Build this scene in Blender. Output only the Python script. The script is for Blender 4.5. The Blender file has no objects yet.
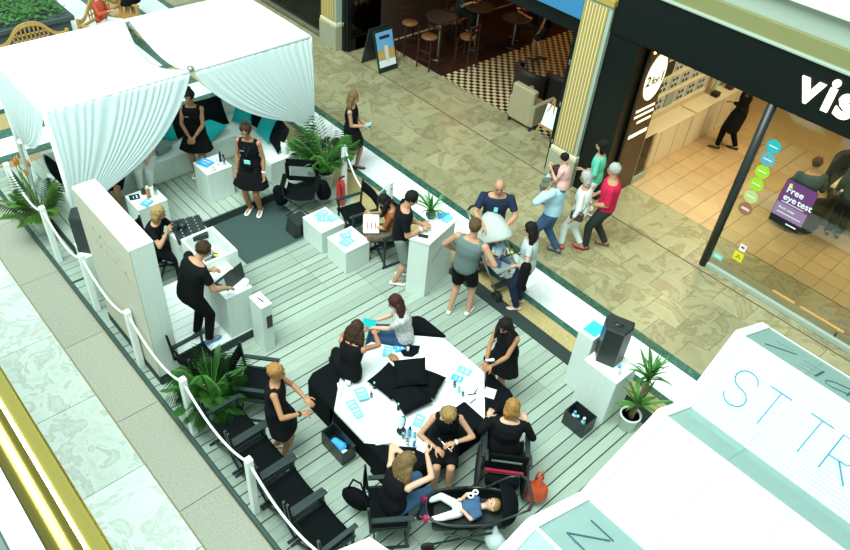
import bpy, math, random
from mathutils import Vector, Matrix
random.seed(7)
S = bpy.context.scene
COL = S.collection
R = math.radians

# ------------------------------------------------------------------ camera
cam_d = bpy.data.cameras.new('camera'); cam = bpy.data.objects.new('camera', cam_d); COL.objects.link(cam)
pit, rol, yaw = .729321, .101508, math.pi - .803410
fw = Vector((math.cos(pit)*math.cos(yaw), math.cos(pit)*math.sin(yaw), -math.sin(pit)))
rt = fw.cross(Vector((0, 0, 1))).normalized(); up = rt.cross(fw)
r2 = rt*math.cos(rol) + up*math.sin(rol); u2 = -rt*math.sin(rol) + up*math.cos(rol)
cam.matrix_world = Matrix(((r2.x, u2.x, -fw.x, 0), (r2.y, u2.y, -fw.y, 0), (r2.z, u2.z, -fw.z, 8.0), (0, 0, 0, 1)))
cam_d.sensor_fit = 'HORIZONTAL'; cam_d.sensor_width = 36; cam_d.lens = 731.53/850*36; cam_d.clip_start = .05
S.camera = cam
# ------------------------------------------------------------------ world, daylight of the glazed roof, exposure
W = bpy.data.worlds.new('daylight'); S.world = W; W.use_nodes = True
bg = W.node_tree.nodes['Background']; bg.inputs[0].default_value = (.76, 1.0, .95, 1); bg.inputs[1].default_value = .42
def area(name, loc, size, energy, col, target=None, sy=None):
    l = bpy.data.lights.new(name, 'AREA'); l.energy = energy; l.color = col; l.shape = 'RECTANGLE'; l.size = size; l.size_y = sy or size
    o = bpy.data.objects.new(name, l); COL.objects.link(o); o.location = loc
    d = Vector(target or (loc[0], loc[1], 0)) - Vector(loc)
    o.rotation_euler = d.to_track_quat('-Z', 'Y').to_euler(); return o
area('skylight', (-5, -1.5, 17), 12, 3000, (.86, 1.0, .97), (-5.5, 4.6, 0), 9)
S.view_settings.view_transform = 'Standard'; S.view_settings.look = 'None'; S.view_settings.gamma = 1
S.view_settings.use_curve_mapping = False; S.view_settings.exposure = .95

# ------------------------------------------------------------------ materials
M = {}
def mat(name, col, rough=.6, metal=0, spec=.5, noise=0, scale=6, bump=0, bscale=60, emit=None, es=0, var=0, stretch=None, trans=0, coat=0, sheen=0):
    m = bpy.data.materials.new(name); m.use_nodes = True; nt = m.node_tree; b = nt.nodes['Principled BSDF']
    b.inputs['Roughness'].default_value = rough; b.inputs['Metallic'].default_value = metal
    b.inputs['Specular IOR Level'].default_value = spec
    if coat: b.inputs['Coat Weight'].default_value = coat
    if sheen: b.inputs['Sheen Weight'].default_value = sheen
    c4 = (*col, 1); b.inputs['Base Color'].default_value = c4; src = None
    tc = nt.nodes.new('ShaderNodeTexCoord'); vec = tc.outputs['Object']
    if stretch:
        mp = nt.nodes.new('ShaderNodeMapping'); mp.inputs['Scale'].default_value = stretch; nt.links.new(vec, mp.inputs[0]); vec = mp.outputs[0]
    if noise:
        n = nt.nodes.new('ShaderNodeTexNoise'); n.inputs['Scale'].default_value = scale; n.inputs['Detail'].default_value = 5
        nt.links.new(vec, n.inputs['Vector'])
        mx = nt.nodes.new('ShaderNodeMix'); mx.data_type = 'RGBA'; mx.inputs[6].default_value = (*[max(0, x*(1-noise)) for x in col], 1); mx.inputs[7].default_value = (*[min(1, x*(1+noise)) for x in col], 1)
        nt.links.new(n.outputs['Fac'], mx.inputs[0]); src = mx.outputs[2]
    if var:
        oi = nt.nodes.new('ShaderNodeObjectInfo'); mr = nt.nodes.new('ShaderNodeMapRange'); mr.inputs[3].default_value = 1-var; mr.inputs[4].default_value = 1+var
        nt.links.new(oi.outputs['Random'], mr.inputs[0]); hs = nt.nodes.new('ShaderNodeHueSaturation'); nt.links.new(mr.outputs[0], hs.inputs['Value'])
        if src: nt.links.new(src, hs.inputs['Color'])
        else: hs.inputs['Color'].default_value = c4
        src = hs.outputs[0]
    if src: nt.links.new(src, b.inputs['Base Color'])
    if bump:
        n2 = nt.nodes.new('ShaderNodeTexNoise'); n2.inputs['Scale'].default_value = bscale; n2.inputs['Detail'].default_value = 3; nt.links.new(vec, n2.inputs['Vector'])
        bp = nt.nodes.new('ShaderNodeBump'); bp.inputs['Strength'].default_value = bump; bp.inputs['Distance'].default_value = .02
        nt.links.new(n2.outputs['Fac'], bp.inputs['Height']); nt.links.new(bp.outputs[0], b.inputs['Normal'])
    if emit: b.inputs['Emission Color'].default_value = (*emit, 1); b.inputs['Emission Strength'].default_value = es
    if trans:   # thin translucent sheet
        out = nt.nodes['Material Output']; t = nt.nodes.new('ShaderNodeBsdfTranslucent'); t.inputs[0].default_value = c4
        ms = nt.nodes.new('ShaderNodeMixShader'); ms.inputs[0].default_value = trans
        nt.links.new(b.outputs[0], ms.inputs[1]); nt.links.new(t.outputs[0], ms.inputs[2]); nt.links.new(ms.outputs[0], out.inputs[0])
    M[name] = m; return m
def marble(name, a, b_, vein, scale, rough=.18, dist=2.2):
    m = mat(name, a, rough); nt = m.node_tree; p = nt.nodes['Principled BSDF']
    tc = nt.nodes.new('ShaderNodeTexCoord'); oi = nt.nodes.new('ShaderNodeObjectInfo'); ad = nt.nodes.new('ShaderNodeVectorMath'); ad.operation = 'ADD'
    ml = nt.nodes.new('ShaderNodeMath'); ml.operation = 'MULTIPLY'; ml.inputs[1].default_value = 37; nt.links.new(oi.outputs['Random'], ml.inputs[0])
    nt.links.new(tc.outputs['Object'], ad.inputs[0]); nt.links.new(ml.outputs[0], ad.inputs[1])
    n = nt.nodes.new('ShaderNodeTexNoise'); n.inputs['Scale'].default_value = scale; n.inputs['Detail'].default_value = 7; n.inputs['Distortion'].default_value = dist; n.inputs['Roughness'].default_value = .62
    nt.links.new(ad.outputs[0], n.inputs['Vector'])
    cr = nt.nodes.new('ShaderNodeValToRGB'); e = cr.color_ramp.elements; e[0].position = .3; e[0].color = (*b_, 1); e[1].position = .7; e[1].color = (*a, 1)
    v = e.new(.5); v.color = (*a, 1); v2 = e.new(.545); v2.color = (*vein, 1); v3 = e.new(.58); v3.color = (*b_, 1)
    nt.links.new(n.outputs['Fac'], cr.inputs[0])
    hs = nt.nodes.new('ShaderNodeHueSaturation'); mr = nt.nodes.new('ShaderNodeMapRange'); mr.inputs[3].default_value = .86; mr.inputs[4].default_value = 1.12
    nt.links.new(oi.outputs['Random'], mr.inputs[0]); nt.links.new(mr.outputs[0], hs.inputs['Value']); nt.links.new(cr.outputs[0], hs.inputs['Color'])
    nt.links.new(hs.outputs[0], p.inputs['Base Color']); return m
def glass(name, col, refl=.06, alpha=.1):
    m = bpy.data.materials.new(name); m.use_nodes = True; nt = m.node_tree; nt.nodes.remove(nt.nodes['Principled BSDF']); out = nt.nodes['Material Output']
    t = nt.nodes.new('ShaderNodeBsdfTransparent'); t.inputs[0].default_value = (*col, 1); g = nt.nodes.new('ShaderNodeBsdfGlossy'); g.inputs['Roughness'].default_value = .03
    fr = nt.nodes.new('ShaderNodeFresnel'); fr.inputs[0].default_value = 1.45; ms = nt.nodes.new('ShaderNodeMixShader')
    nt.links.new(fr.outputs[0], ms.inputs[0]); nt.links.new(t.outputs[0], ms.inputs[1]); nt.links.new(g.outputs[0], ms.inputs[2]); nt.links.new(ms.outputs[0], out.inputs[0])
    M[name] = m; return m
def sheet(name, col, through, rough=.35):  # polycarbonate: diffuse + translucent + a little see-through
    m = bpy.data.materials.new(name); m.use_nodes = True; nt = m.node_tree; b = nt.nodes['Principled BSDF']; out = nt.nodes['Material Output']
    b.inputs['Base Color'].default_value = (*col, 1); b.inputs['Roughness'].default_value = rough
    tc = nt.nodes.new('ShaderNodeTexCoord'); w = nt.nodes.new('ShaderNodeTexWave'); w.inputs['Scale'].default_value = 12; w.bands_direction = 'Y'; nt.links.new(tc.outputs['Object'], w.inputs[0])
    bp = nt.nodes.new('ShaderNodeBump'); bp.inputs['Strength'].default_value = .25; bp.inputs['Distance'].default_value = .01; nt.links.new(w.outputs['Fac'], bp.inputs['Height']); nt.links.new(bp.outputs[0], b.inputs['Normal'])
    t = nt.nodes.new('ShaderNodeBsdfTranslucent'); t.inputs[0].default_value = (*col, 1); m1 = nt.nodes.new('ShaderNodeMixShader'); m1.inputs[0].default_value = .4
    tr = nt.nodes.new('ShaderNodeBsdfTransparent'); tr.inputs[0].default_value = (.8, 1, .98, 1); m2 = nt.nodes.new('ShaderNodeMixShader'); m2.inputs[0].default_value = through
    nt.links.new(b.outputs[0], m1.inputs[1]); nt.links.new(t.outputs[0], m1.inputs[2]); nt.links.new(m1.outputs[0], m2.inputs[1]); nt.links.new(tr.outputs[0], m2.inputs[2]); nt.links.new(m2.outputs[0], out.inputs[0])
    M[name] = m; return m

marble('beige_marble', (.37, .345, .195), (.30, .275, .15), (.24, .20, .095), 1.1, .34)
marble('pale_stone', (.66, .74, .66), (.54, .62, .55), (.48, .52, .45), 1.6, .3)
marble('green_marble', (.035, .12, .085), (.02, .075, .055), (.10, .2, .15), 5, .15)
marble('white_marble', (.92, .95, .94), (.88, .92, .91), (.8, .86, .84), 1.5, .2)
mat('speckled_stone', (.36, .37, .29), .45, noise=.42, scale=45, var=.06)
mat('pebble', (.46, .36, .16), .5, noise=.7, scale=55, bump=.3, bscale=90)
mat('plank', (.315, .388, .318), .5, noise=.20, scale=5, var=.13, stretch=(8, .8, 8), bump=.12, bscale=30)
mat('plank_x', (.345, .41, .34), .5, noise=.16, scale=5, var=.10, stretch=(.8, 8, 8), bump=.12, bscale=30)
mat('gap_dark', (.012, .016, .015), .9)
mat('black_felt', (.022, .038, .036), .95, noise=.25, scale=70)
mat('black_mat', (.035, .068, .062), .9, noise=.2, scale=60)
mat('deck_edge', (.03, .075, .065), .5)
mat('white_lam', (.82, .88, .84), .35, noise=.03, scale=3)
mat('white_wash', (.66, .75, .69), .5, noise=.08, scale=4, stretch=(9, 9, .7))
mat('white_paint', (.85, .90, .87), .4)
mat('panel_wood', (.55, .53, .41), .5, noise=.07, scale=4, stretch=(.8, 6, 9))
mat('drape', (.86, .96, .96), .8, trans=.38)
mat('drape_top', (.90, .97, .97), .8, trans=.30)
mat('black_cloth', (.004, .0055, .007), .9, spec=.08, bump=.35, bscale=14)
mat('black_canvas', (.004, .006, .0065), .9, spec=.08, noise=.2, scale=30)
mat('black_paint', (.012, .028, .028), .35)
mat('dark_wood', (.011, .026, .025), .4)
mat('black_plastic', (.013, .02, .02), .38)
mat('rubber', (.02, .02, .02), .8)
mat('turquoise', (.0, .42, .44), .75, bump=.2, bscale=12)
mat('blue_paper', (.06, .42, .80), .4, noise=.25, scale=9)
mat('sky_paper', (.22, .62, .86), .4, noise=.3, scale=12)
mat('white_paper', (.85, .9, .88), .5)
mat('cream_paper', (.72, .68, .58), .6)
mat('mint_plastic', (.25, .72, .68), .4)
mat('chrome', (.7, .75, .74), .18, metal=1)
mat('steel', (.45, .47, .44), .35, metal=1)
mat('brass', (.78, .62, .16), .16, metal=1)
mat('brass_dark', (.30, .24, .06), .25, metal=1)
mat('red_paint', (.55, .03, .03), .35)
mat('orange_bag', (.62, .075, .02), .55, bump=.5, bscale=9)
mat('crimson', (.40, .01, .05), .7)
mat('leaf', (.055, .20, .03), .5, noise=.5, scale=9, var=.25)
mat('leaf_yellow', (.10, .24, .03), .5, noise=.5, scale=9, var=.25)
mat('stem', (.12, .20, .06), .7)
mat('bark', (.16, .11, .06), .9, noise=.4, scale=20)
mat('soil', (.05, .03, .02), 1)
mat('pot_white', (.74, .80, .74), .5)
mat('flower', (.75, .25, .02), .5)
mat('skin_l', (.62, .37, .25), .55, spec=.3)
mat('skin', (.50, .27, .16), .55, spec=.3)
mat('skin_t', (.42, .20, .10), .55, spec=.3)
mat('eye', (.02, .015, .012), .2)
mat('lip', (.40, .12, .10), .5)
def hairm(n, c): mat(n, c, .6, spec=.15, noise=.5, scale=8, bump=.6, bscale=16, stretch=(5, 5, .6))
hairm('hair_black', (.012, .009, .008)); hairm('hair_brown', (.045, .024, .014)); hairm('hair_red', (.055, .018, .018))
hairm('hair_blond', (.36, .25, .10)); hairm('hair_gold', (.30, .19, .07)); hairm('hair_ginger', (.34, .17, .05)); hairm('hair_grey', (.42, .43, .40)); hairm('hair_dblond', (.17, .11, .045)); hairm('hair_crop', (.10, .06, .03))
def cloth(n, c, **k): mat(n, c, .88, spec=.15, bump=.4, bscale=13, **k)
cloth('c_black', (.0045, .005, .0065)); cloth('c_navy', (.018, .028, .06)); cloth('c_grey', (.13, .18, .17)); cloth('c_shorts', (.20, .24, .22))
cloth('c_denim', (.05, .11, .20), noise=.3, scale=25); cloth('c_jeans', (.03, .07, .15), noise=.3, scale=25); cloth('c_sky', (.42, .65, .76)); cloth('c_pink', (.72, .42, .40)); cloth('c_white', (.82, .86, .82))
cloth('c_red', (.62, .02, .075)); cloth('c_char', (.03, .037, .036)); cloth('c_green', (.12, .58, .40)); cloth('c_heather', (.46, .53, .52)); cloth('c_olive', (.12, .14, .09))
cloth('c_print', (.52, .60, .54), noise=.95, scale=38); cloth('c_rust', (.30, .09, .035)); cloth('c_brown', (.14, .10, .065), noise=.8, scale=18); cloth('c_taupe', (.34, .30, .25))
cloth('c_blazer', (.55, .09, .05)); cloth('c_slate', (.05, .09, .10)); cloth('c_fuchsia', (.55, .02, .12))
mat('leather', (.05, .022, .012), .5); mat('tan_leather', (.36, .17, .06), .5); mat('shoe_white', (.85, .9, .88), .5); mat('shoe_black', (.015, .015, .015), .4); mat('shoe_red', (.55, .02, .03), .4); mat('shoe_brown', (.13, .04, .015), .4); mat('shoe_beige', (.62, .55, .45), .5); mat('shoe_blue', (.02, .25, .55), .5)
mat('stroller_grey', (.46, .50, .45), .8); mat('grey_fabric', (.25, .3, .29), .8)
mat('shop_black', (.004, .007, .006), .35, spec=.25); mat('shop_wall', (.62, .55, .38), .6); mat('shop_floor', (.52, .37, .19), .3, noise=.1, scale=3, var=.07)
mat('grout', (.34, .26, .14), .9); mat('counter_cream', (.72, .66, .48), .4)
mat('gold_paint', (.40, .29, .06), .4); mat('cream_paint', (.78, .70, .45), .5); mat('mint_paint', (.36, .43, .35), .5); mat('olive_paint', (.22, .22, .085), .55); mat('stone_base', (.36, .36, .25), .5, noise=.25, scale=20)
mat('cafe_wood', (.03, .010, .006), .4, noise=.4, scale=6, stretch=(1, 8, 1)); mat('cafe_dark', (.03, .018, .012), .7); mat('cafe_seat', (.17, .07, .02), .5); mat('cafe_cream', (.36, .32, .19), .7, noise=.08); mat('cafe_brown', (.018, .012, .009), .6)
mat('cafe_blue', (.035, .20, .40), .4); mat('pine', (.48, .27, .09), .5); mat('bench_wood', (.50, .30, .08), .5, noise=.2, scale=12)
mat('planter_dark', (.05, .075, .075), .6); mat('purple', (.13, .03, .15), .4); mat('purple_light', (.28, .16, .30), .4); mat('yellow', (.75, .68, .02), .4)
mat('letter_blue', (.03, .22, .36), .4); mat('letter_dark', (.03, .10, .12), .5); mat('letter_grey', (.20, .22, .19), .6)
mat('lit_letter', (.9, .85, .6), .4, emit=(1, .92, .62), es=.75)
mat('lit_disc', (.9, .85, .6), .4, emit=(1, .93, .66), es=.6)
mat('lit_strip', (.6, .35, .1), .4, emit=(1, .6, .2), es=.35)
mat('brown_panel', (.055, .03, .012), .4)
mat('lamp_warm', (1, .6, .2), .4, emit=(1, .5, .15), es=7)
mat('circle_teal', (.02, .38, .42), .4); mat('circle_steel', (.10, .34, .42), .4); mat('circle_green', (.32, .58, .02), .4); mat('circle_pale', (.48, .56, .22), .4); mat('circle_rust', (.33, .12, .06), .4)
mat('frame_glass', (.40, .46, .46), .3, noise=.6, scale=30); mat('poster_blue', (.16, .40, .66), .4, noise=.3, scale=4); mat('poster_sand', (.55, .36, .12), .5, noise=.5, scale=14)
mat('screen_blue', (.03, .40, .75), .3, emit=(.03, .45, .8), es=.25)
glass('shop_glass', (.90, .94, .88)); glass('clear_plastic', (.75, .9, .95))
sheet('poly_lit', (.74, .88, .86), .12); sheet('poly_shaded', (.46, .60, .58), .30)  # same polycarbonate: daylit slopes coloured paler, clearer bands darkened as shade
# checker floor of the cafe
m = mat('checker', (.5, .4, .2), .3); nt = m.node_tree; ck = nt.nodes.new('ShaderNodeTexChecker'); ck.inputs['Scale'].default_value = 1
ck.inputs['Color1'].default_value = (.62, .50, .28, 1); ck.inputs['Color2'].default_value = (.02, .012, .008, 1)
tc = nt.nodes.new('ShaderNodeTexCoord'); mp = nt.nodes.new('ShaderNodeMapping'); mp.inputs['Scale'].default_value = (9.2, 9.2, 9.2); mp.inputs['Location'].default_value = (.013, .017, .5)
nt.links.new(tc.outputs['Object'], mp.inputs[0]); nt.links.new(mp.outputs[0], ck.inputs[0]); nt.links.new(ck.outputs[0], nt.nodes['Principled BSDF'].inputs['Base Color'])

# ------------------------------------------------------------------ mesh helpers
class MB:
    def __init__(s): s.v = []; s.f = []
    def add(s, vs, fs):
        o = len(s.v); s.v += [tuple(v) for v in vs]; s.f += [tuple(i+o for i in f) for f in fs]; return s
    def box(s, c, d, b=0, rz=0, rx=0, ry=0):
        hx, hy, hz = d[0]/2, d[1]/2, d[2]/2; b = min(b, hx*.9, hy*.9, hz*.9)
        mt = Matrix.Translation(c) @ Matrix.Rotation(rz, 4, 'Z') @ Matrix.Rotation(ry, 4, 'Y') @ Matrix.Rotation(rx, 4, 'X')
        if b <= 0:
            vs = [mt @ Vector((x*hx, y*hy, z*hz)) for x in (-1, 1) for y in (-1, 1) for z in (-1, 1)]
            return s.add(vs, [(0, 1, 3, 2), (4, 6, 7, 5), (0, 4, 5, 1), (2, 3, 7, 6), (0, 2, 6, 4), (1, 5, 7, 3)])
        vs = []; idx = {}
        for x in (-1, 1):
            for y in (-1, 1):
                for z in (-1, 1):
                    for a in range(3):
                        p = [x*(hx-b), y*(hy-b), z*(hz-b)]; p[a] += (x, y, z)[a]*b
                        idx[(x, y, z, a)] = len(vs); vs.append(mt @ Vector(p))
        fs = []
        for a in range(3):
            o1, o2 = (a+1) % 3, (a+2) % 3
            for sg in (-1, 1):
                q = []
                for s1, s2 in ((-1, -1), (1, -1), (1, 1), (-1, 1)):
                    k = [0, 0, 0]; k[a] = sg; k[o1] = s1; k[o2] = s2; q.append(idx[(*k, a)])
                fs.append(q if sg > 0 else q[::-1])
            for s1 in (-1, 1):
                for s2 in (-1, 1):
                    k0 = [0, 0, 0]; k0[a] = -1; k0[o1] = s1; k0[o2] = s2; k1 = list(k0); k1[a] = 1
                    q = [idx[(*k0, o1)], idx[(*k1, o1)], idx[(*k1, o2)], idx[(*k0, o2)]]
                    fs.append(q if s1*s2 < 0 else q[::-1])
        for x in (-1, 1):
            for y in (-1, 1):
                for z in (-1, 1):
                    q = [idx[(x, y, z, 0)], idx[(x, y, z, 1)], idx[(x, y, z, 2)]]; fs.append(q if x*y*z > 0 else q[::-1])
        return s.add(vs, fs)
    def bx(s, x0, x1, y0, y1, z0, z1, b=0): return s.box(((x0+x1)/2, (y0+y1)/2, (z0+z1)/2), (abs(x1-x0), abs(y1-y0), abs(z1-z0)), b)
    def prism(s, poly, z0, z1, inset=0):
        n = len(poly); vs = [(x, y, z0) for x, y in poly] + [(x, y, z1-inset) for x, y in poly]; fs = [tuple(range(n-1, -1, -1))]
        fs += [(i, (i+1) % n, n+(i+1) % n, n+i) for i in range(n)]
        if inset:
            cx = sum(p[0] for p in poly)/n; cy = sum(p[1] for p in poly)/n
            for x, y in poly:
                d = Vector((cx-x, cy-y)); d = d.normalized()*inset; vs.append((x+d.x, y+d.y, z1))
            fs += [(n+i, n+(i+1) % n, 2*n+(i+1) % n, 2*n+i) for i in range(n)]; fs.append(tuple(range(2*n, 3*n)))
        else: fs.append(tuple(range(n, 2*n)))
        return s.add(vs, fs)
    def rings(s, rr, cap=True, closed=True):
        n = len(rr[0]); vs = [p for r in rr for p in r]; fs = []
        for k in range(len(rr)-1):
            for i in range(n if closed else n-1):
                j = (i+1) % n; fs.append((k*n+i, k*n+j, (k+1)*n+j, (k+1)*n+i))
        if cap and closed: fs.append(tuple(range(n-1, -1, -1))); fs.append(tuple((len(rr)-1)*n+i for i in range(n)))
        return s.add(vs, fs)
    def tube(s, pts, r, n=8, cap=True):
        pts = [Vector(p) for p in pts]; rr = r if isinstance(r, (list, tuple)) else [r]*len(pts); out = []; nrm = None
        for i, p in enumerate(pts):
            t = (pts[min(i+1, len(pts)-1)] - pts[max(i-1, 0)]).normalized()
            if nrm is None: nrm = t.orthogonal().normalized()
            nrm = (nrm - t*nrm.dot(t))
            nrm = nrm.normalized() if nrm.length > 1e-6 else t.orthogonal().normalized()
            bn = t.cross(nrm); out.append([p + (nrm*math.cos(2*math.pi*k/n) + bn*math.sin(2*math.pi*k/n))*rr[i] for k in range(n)])
        return s.rings(out, cap)
    def bar(s, a, b, w, h):  # rectangular bar between two points
        a, b = Vector(a), Vector(b); t = (b-a).normalized(); sd = t.cross(Vector((0, 0, 1))); sd = sd.normalized() if sd.length > 1e-4 else Vector((1, 0, 0)); u = sd.cross(t)
        return s.rings([[p+sd*w/2*i+u*h/2*j for i, j in ((-1, -1), (1, -1), (1, 1), (-1, 1))] for p in (a, b)])
    def lathe(s, prof, c=(0, 0, 0), n=16, mt=None):
        rr = []
        for r, z in prof:
            ring = [Vector((c[0]+r*math.cos(2*math.pi*k/n), c[1]+r*math.sin(2*math.pi*k/n), c[2]+z)) for k in range(n)]
            rr.append([mt @ p for p in ring] if mt else ring)
        return s.rings(rr)
    def ell(s, c, r, rot=None, n=12, m=8):
        c = Vector(c); rr = []
        for j in range(1, m):
            th = math.pi*j/m; ring = []
            for k in range(n):
                p = Vector((r[0]*math.sin(th)*math.cos(2*math.pi*k/n), r[1]*math.sin(th)*math.sin(2*math.pi*k/n), -r[2]*math.cos(th)))
                ring.append(c + (rot @ p if rot else p))
            rr.append(ring)
        o = len(s.v); s.rings(rr, False); a = Vector((0, 0, -r[2])); b = Vector((0, 0, r[2]))
        s.v += [tuple(c+(rot @ a if rot else a)), tuple(c+(rot @ b if rot else b))]; e = o+(m-1)*n
        for k in range(n):
            s.f.append((o+(k+1) % n, o+k, e)); q = o+(m-2)*n; s.f.append((q+k, q+(k+1) % n, e+1))
        return s
    def cap(s, a, b, ra, rb, n=10, fa=False, fb=False):  # tapered capsule; fa/fb flat ends
        a, b = Vector(a), Vector(b); t = (b-a); L = t.length; t = t/L if L > 1e-6 else Vector((0, 0, 1)); u = t.orthogonal().normalized(); w = t.cross(u)
        prof = []
        prof += [(ra, 0)] if fa else [(ra*math.sin(x), -ra*math.cos(x)) for x in (.25, .8, 1.2, math.pi/2)]
        prof += [(rb, L)] if fb else [(rb*math.sin(x), L-rb*math.cos(x)) for x in (math.pi/2, 1.94, 2.34, 2.89)]
        return s.rings([[a+t*z+(u*math.cos(2*math.pi*k/n)+w*math.sin(2*math.pi*k/n))*r for k in range(n)] for r, z in prof])
    def grid(s, fn, nu, nv):
        vs = [fn(i/nu, j/nv) for j in range(nv+1) for i in range(nu+1)]
        return s.add(vs, [(j*(nu+1)+i, j*(nu+1)+i+1, (j+1)*(nu+1)+i+1, (j+1)*(nu+1)+i) for j in range(nv) for i in range(nu)])
    def mesh(s, name):
        me = bpy.data.meshes.new(name); me.from_pydata(s.v, [], s.f); me.validate(); return me
    def obj(s, name, m, parent=None, smooth=False, kind=None, label=None):
        return link(name, s.mesh(name), m, parent, smooth, kind, label)
def link(name, me, m, parent=None, smooth=False, kind=None, label=None):
    if m and not me.materials: me.materials.append(M[m])
    if smooth: me.polygons.foreach_set('use_smooth', [True]*len(me.polygons))
    o = bpy.data.objects.new(name, me); COL.objects.link(o); o.parent = parent
    if kind: o['kind'] = kind
    if label: o['label'] = label
    return o
def thing(name, label, cat, loc=(0, 0, 0), rz=0, group=None):
    o = bpy.data.objects.new(name, None); COL.objects.link(o); o.location = loc; o.rotation_euler = (0, 0, rz); o.empty_display_size = .1
    o['label'] = label; o['category'] = cat
    if group: o['group'] = group
    return o
def tag(o, label, cat, group=None):
    o['label'] = label; o['category'] = cat
    if group: o['group'] = group
    return o
def at(o, loc, rz=0): o.location = loc; o.rotation_euler = (0, 0, rz); return o
def dup(root, loc, rz, label, group=None):
    r = root.copy(); COL.objects.link(r); r.location = loc; r.rotation_euler = (0, 0, rz); r['label'] = label
    if group: r['group'] = group
    for ch in list(root.children):
        c = ch.copy(); COL.objects.link(c); c.parent = r
        for g in list(ch.children):
            d = g.copy(); COL.objects.link(d); d.parent = c
    return r
def remesh(mb, name, voxel, it=4, fac=.5):
    me = mb.mesh(name+'_raw'); o = bpy.data.objects.new('tmp', me); COL.objects.link(o)
    md = o.modifiers.new('r', 'REMESH'); md.mode = 'VOXEL'; md.voxel_size = voxel
    if it: sm = o.modifiers.new('s', 'SMOOTH'); sm.factor = fac; sm.iterations = it
    dg = bpy.context.evaluated_depsgraph_get(); r = bpy.data.meshes.new_from_object(o.evaluated_get(dg)); r.name = name
    bpy.data.objects.remove(o); bpy.data.meshes.remove(me); return r
def text_mesh(txt, size, depth, bold=0):
    c = bpy.data.curves.new('t', 'FONT'); c.body = txt; c.size = size; c.extrude = depth; c.offset = bold; c.resolution_u = 3
    o = bpy.data.objects.new('t', c); COL.objects.link(o); dg = bpy.context.evaluated_depsgraph_get()
    me = bpy.data.meshes.new_from_object(o.evaluated_get(dg)); bpy.data.objects.remove(o); return me
def text_obj(name, txt, size, m, mtx, parent=None, depth=.004, bold=0):
    me = text_mesh(txt, size, depth, bold); me.transform(mtx); return link(name, me, m, parent)
def frame_mtx(o, x, y):   # plane at o with axes x, y
    x = Vector(x).normalized(); y = Vector(y).normalized(); z = x.cross(y)
    return Matrix(((x.x, y.x, z.x, o[0]), (x.y, y.y, z.y, o[1]), (x.z, y.z, z.z, o[2]), (0, 0, 0, 1)))

FZ = -.08   # mall floor, deck top is z = 0
# ================================================================== SETTING
def struct(name, mb, m): return mb.obj(name, m, kind='structure')
def tiles(parent, x0, x1, y0, y1, nx, ny, m, ztop, name='tile', gap=.006, th=.02, shift=0):
    dx, dy = (x1-x0)/nx, (y1-y0)/ny; me = MB().box((0, 0, -th/2), (dx-gap, dy-gap, th), .003).mesh(name); me.materials.append(M[m])
    for j in range(ny):
        for i in range(nx):
            o = link(name, me, m, parent); o.location = (x0+dx*(i+.5)+(shift*dx if j % 2 else 0), y0+dy*(j+.5), ztop)
base = struct('floor_slab', MB().bx(-26, 4, -3, 19, FZ-.3, FZ-.021), 'grout')
fl = struct('floor_walkway', MB().bx(-21, 3, 8.31, 11.6, FZ-.0205, FZ-.016), 'grout')
tiles(fl, -20.6, 2.2, 8.32, 10.425, 38, 4, 'beige_marble', FZ, gap=.003, shift=.5)
tiles(fl, -20.6, 2.2, 10.465, 11.59, 38, 2, 'beige_marble', FZ, gap=.003)
def strip(name, x0, x1, y0, y1, n, m, ny=1):
    f = struct(name, MB().bx(x0, x1, y0, y1, FZ-.0205, FZ-.016), 'grout'); tiles(f, x0, x1, y0, y1, n, ny, m, FZ, gap=.002); return f
strip('floor_green_border', -20.6, 1, 8.15, 8.31, 18, 'green_marble')
strip('floor_white_band', -20.6, 1, 7.53, 8.15, 18, 'white_marble')
strip('floor_green_border', -20.6, 1, 7.40, 7.53, 18, 'green_marble')
struct('floor_pebble_band', MB().bx(-20.6, 1, 6.80, 7.40, FZ-.0205, FZ), 'pebble')
# cross bands beyond the canopy
strip('floor_green_border', -13.58, -13.38, -1, 6.80, 5, 'green_marble')
strip('floor_white_band', -14.18, -13.58, -1, 6.80, 6, 'white_marble')
strip('floor_green_border', -14.50, -14.18, -1, 6.80, 5, 'green_marble')
struct('floor_pebble_band', MB().bx(-15.1, -14.50, -1, 6.80, FZ-.0205, FZ), 'pebble')
struct('floor_pebble_band', MB().bx(-13.38, -11.5, -1, 1.35, FZ-.0205, FZ), 'pebble')
strip('floor_green_border', -20.6, -15.1, 6.52, 6.76, 5, 'green_marble')
struct('floor_pebble_band', MB().bx(-20.6, -15.1, 6.76, 6.80, FZ-.0205, FZ), 'pebble')
strip('floor_green_border', -15.3, -15.1, -1, 6.52, 5, 'green_marble')
strip('floor_white_band', -20.6, -15.3, -1, 6.52, 8, 'white_marble', 8)
# left of the deck
f = struct('floor_stone_left', MB().bx(-13.38, 1, -2.4, 1.95, FZ-.0205, FZ-.016), 'grout')
tiles(f, -13.19, .01, 1.36, 1.94, 8, 1, 'speckled_stone', FZ, 'stone_slab', .008)
tiles(f, -11.4, 1.21, -.6, 1.35, 9, 2, 'pale_stone', FZ, 'stone_slab', .008)
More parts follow.
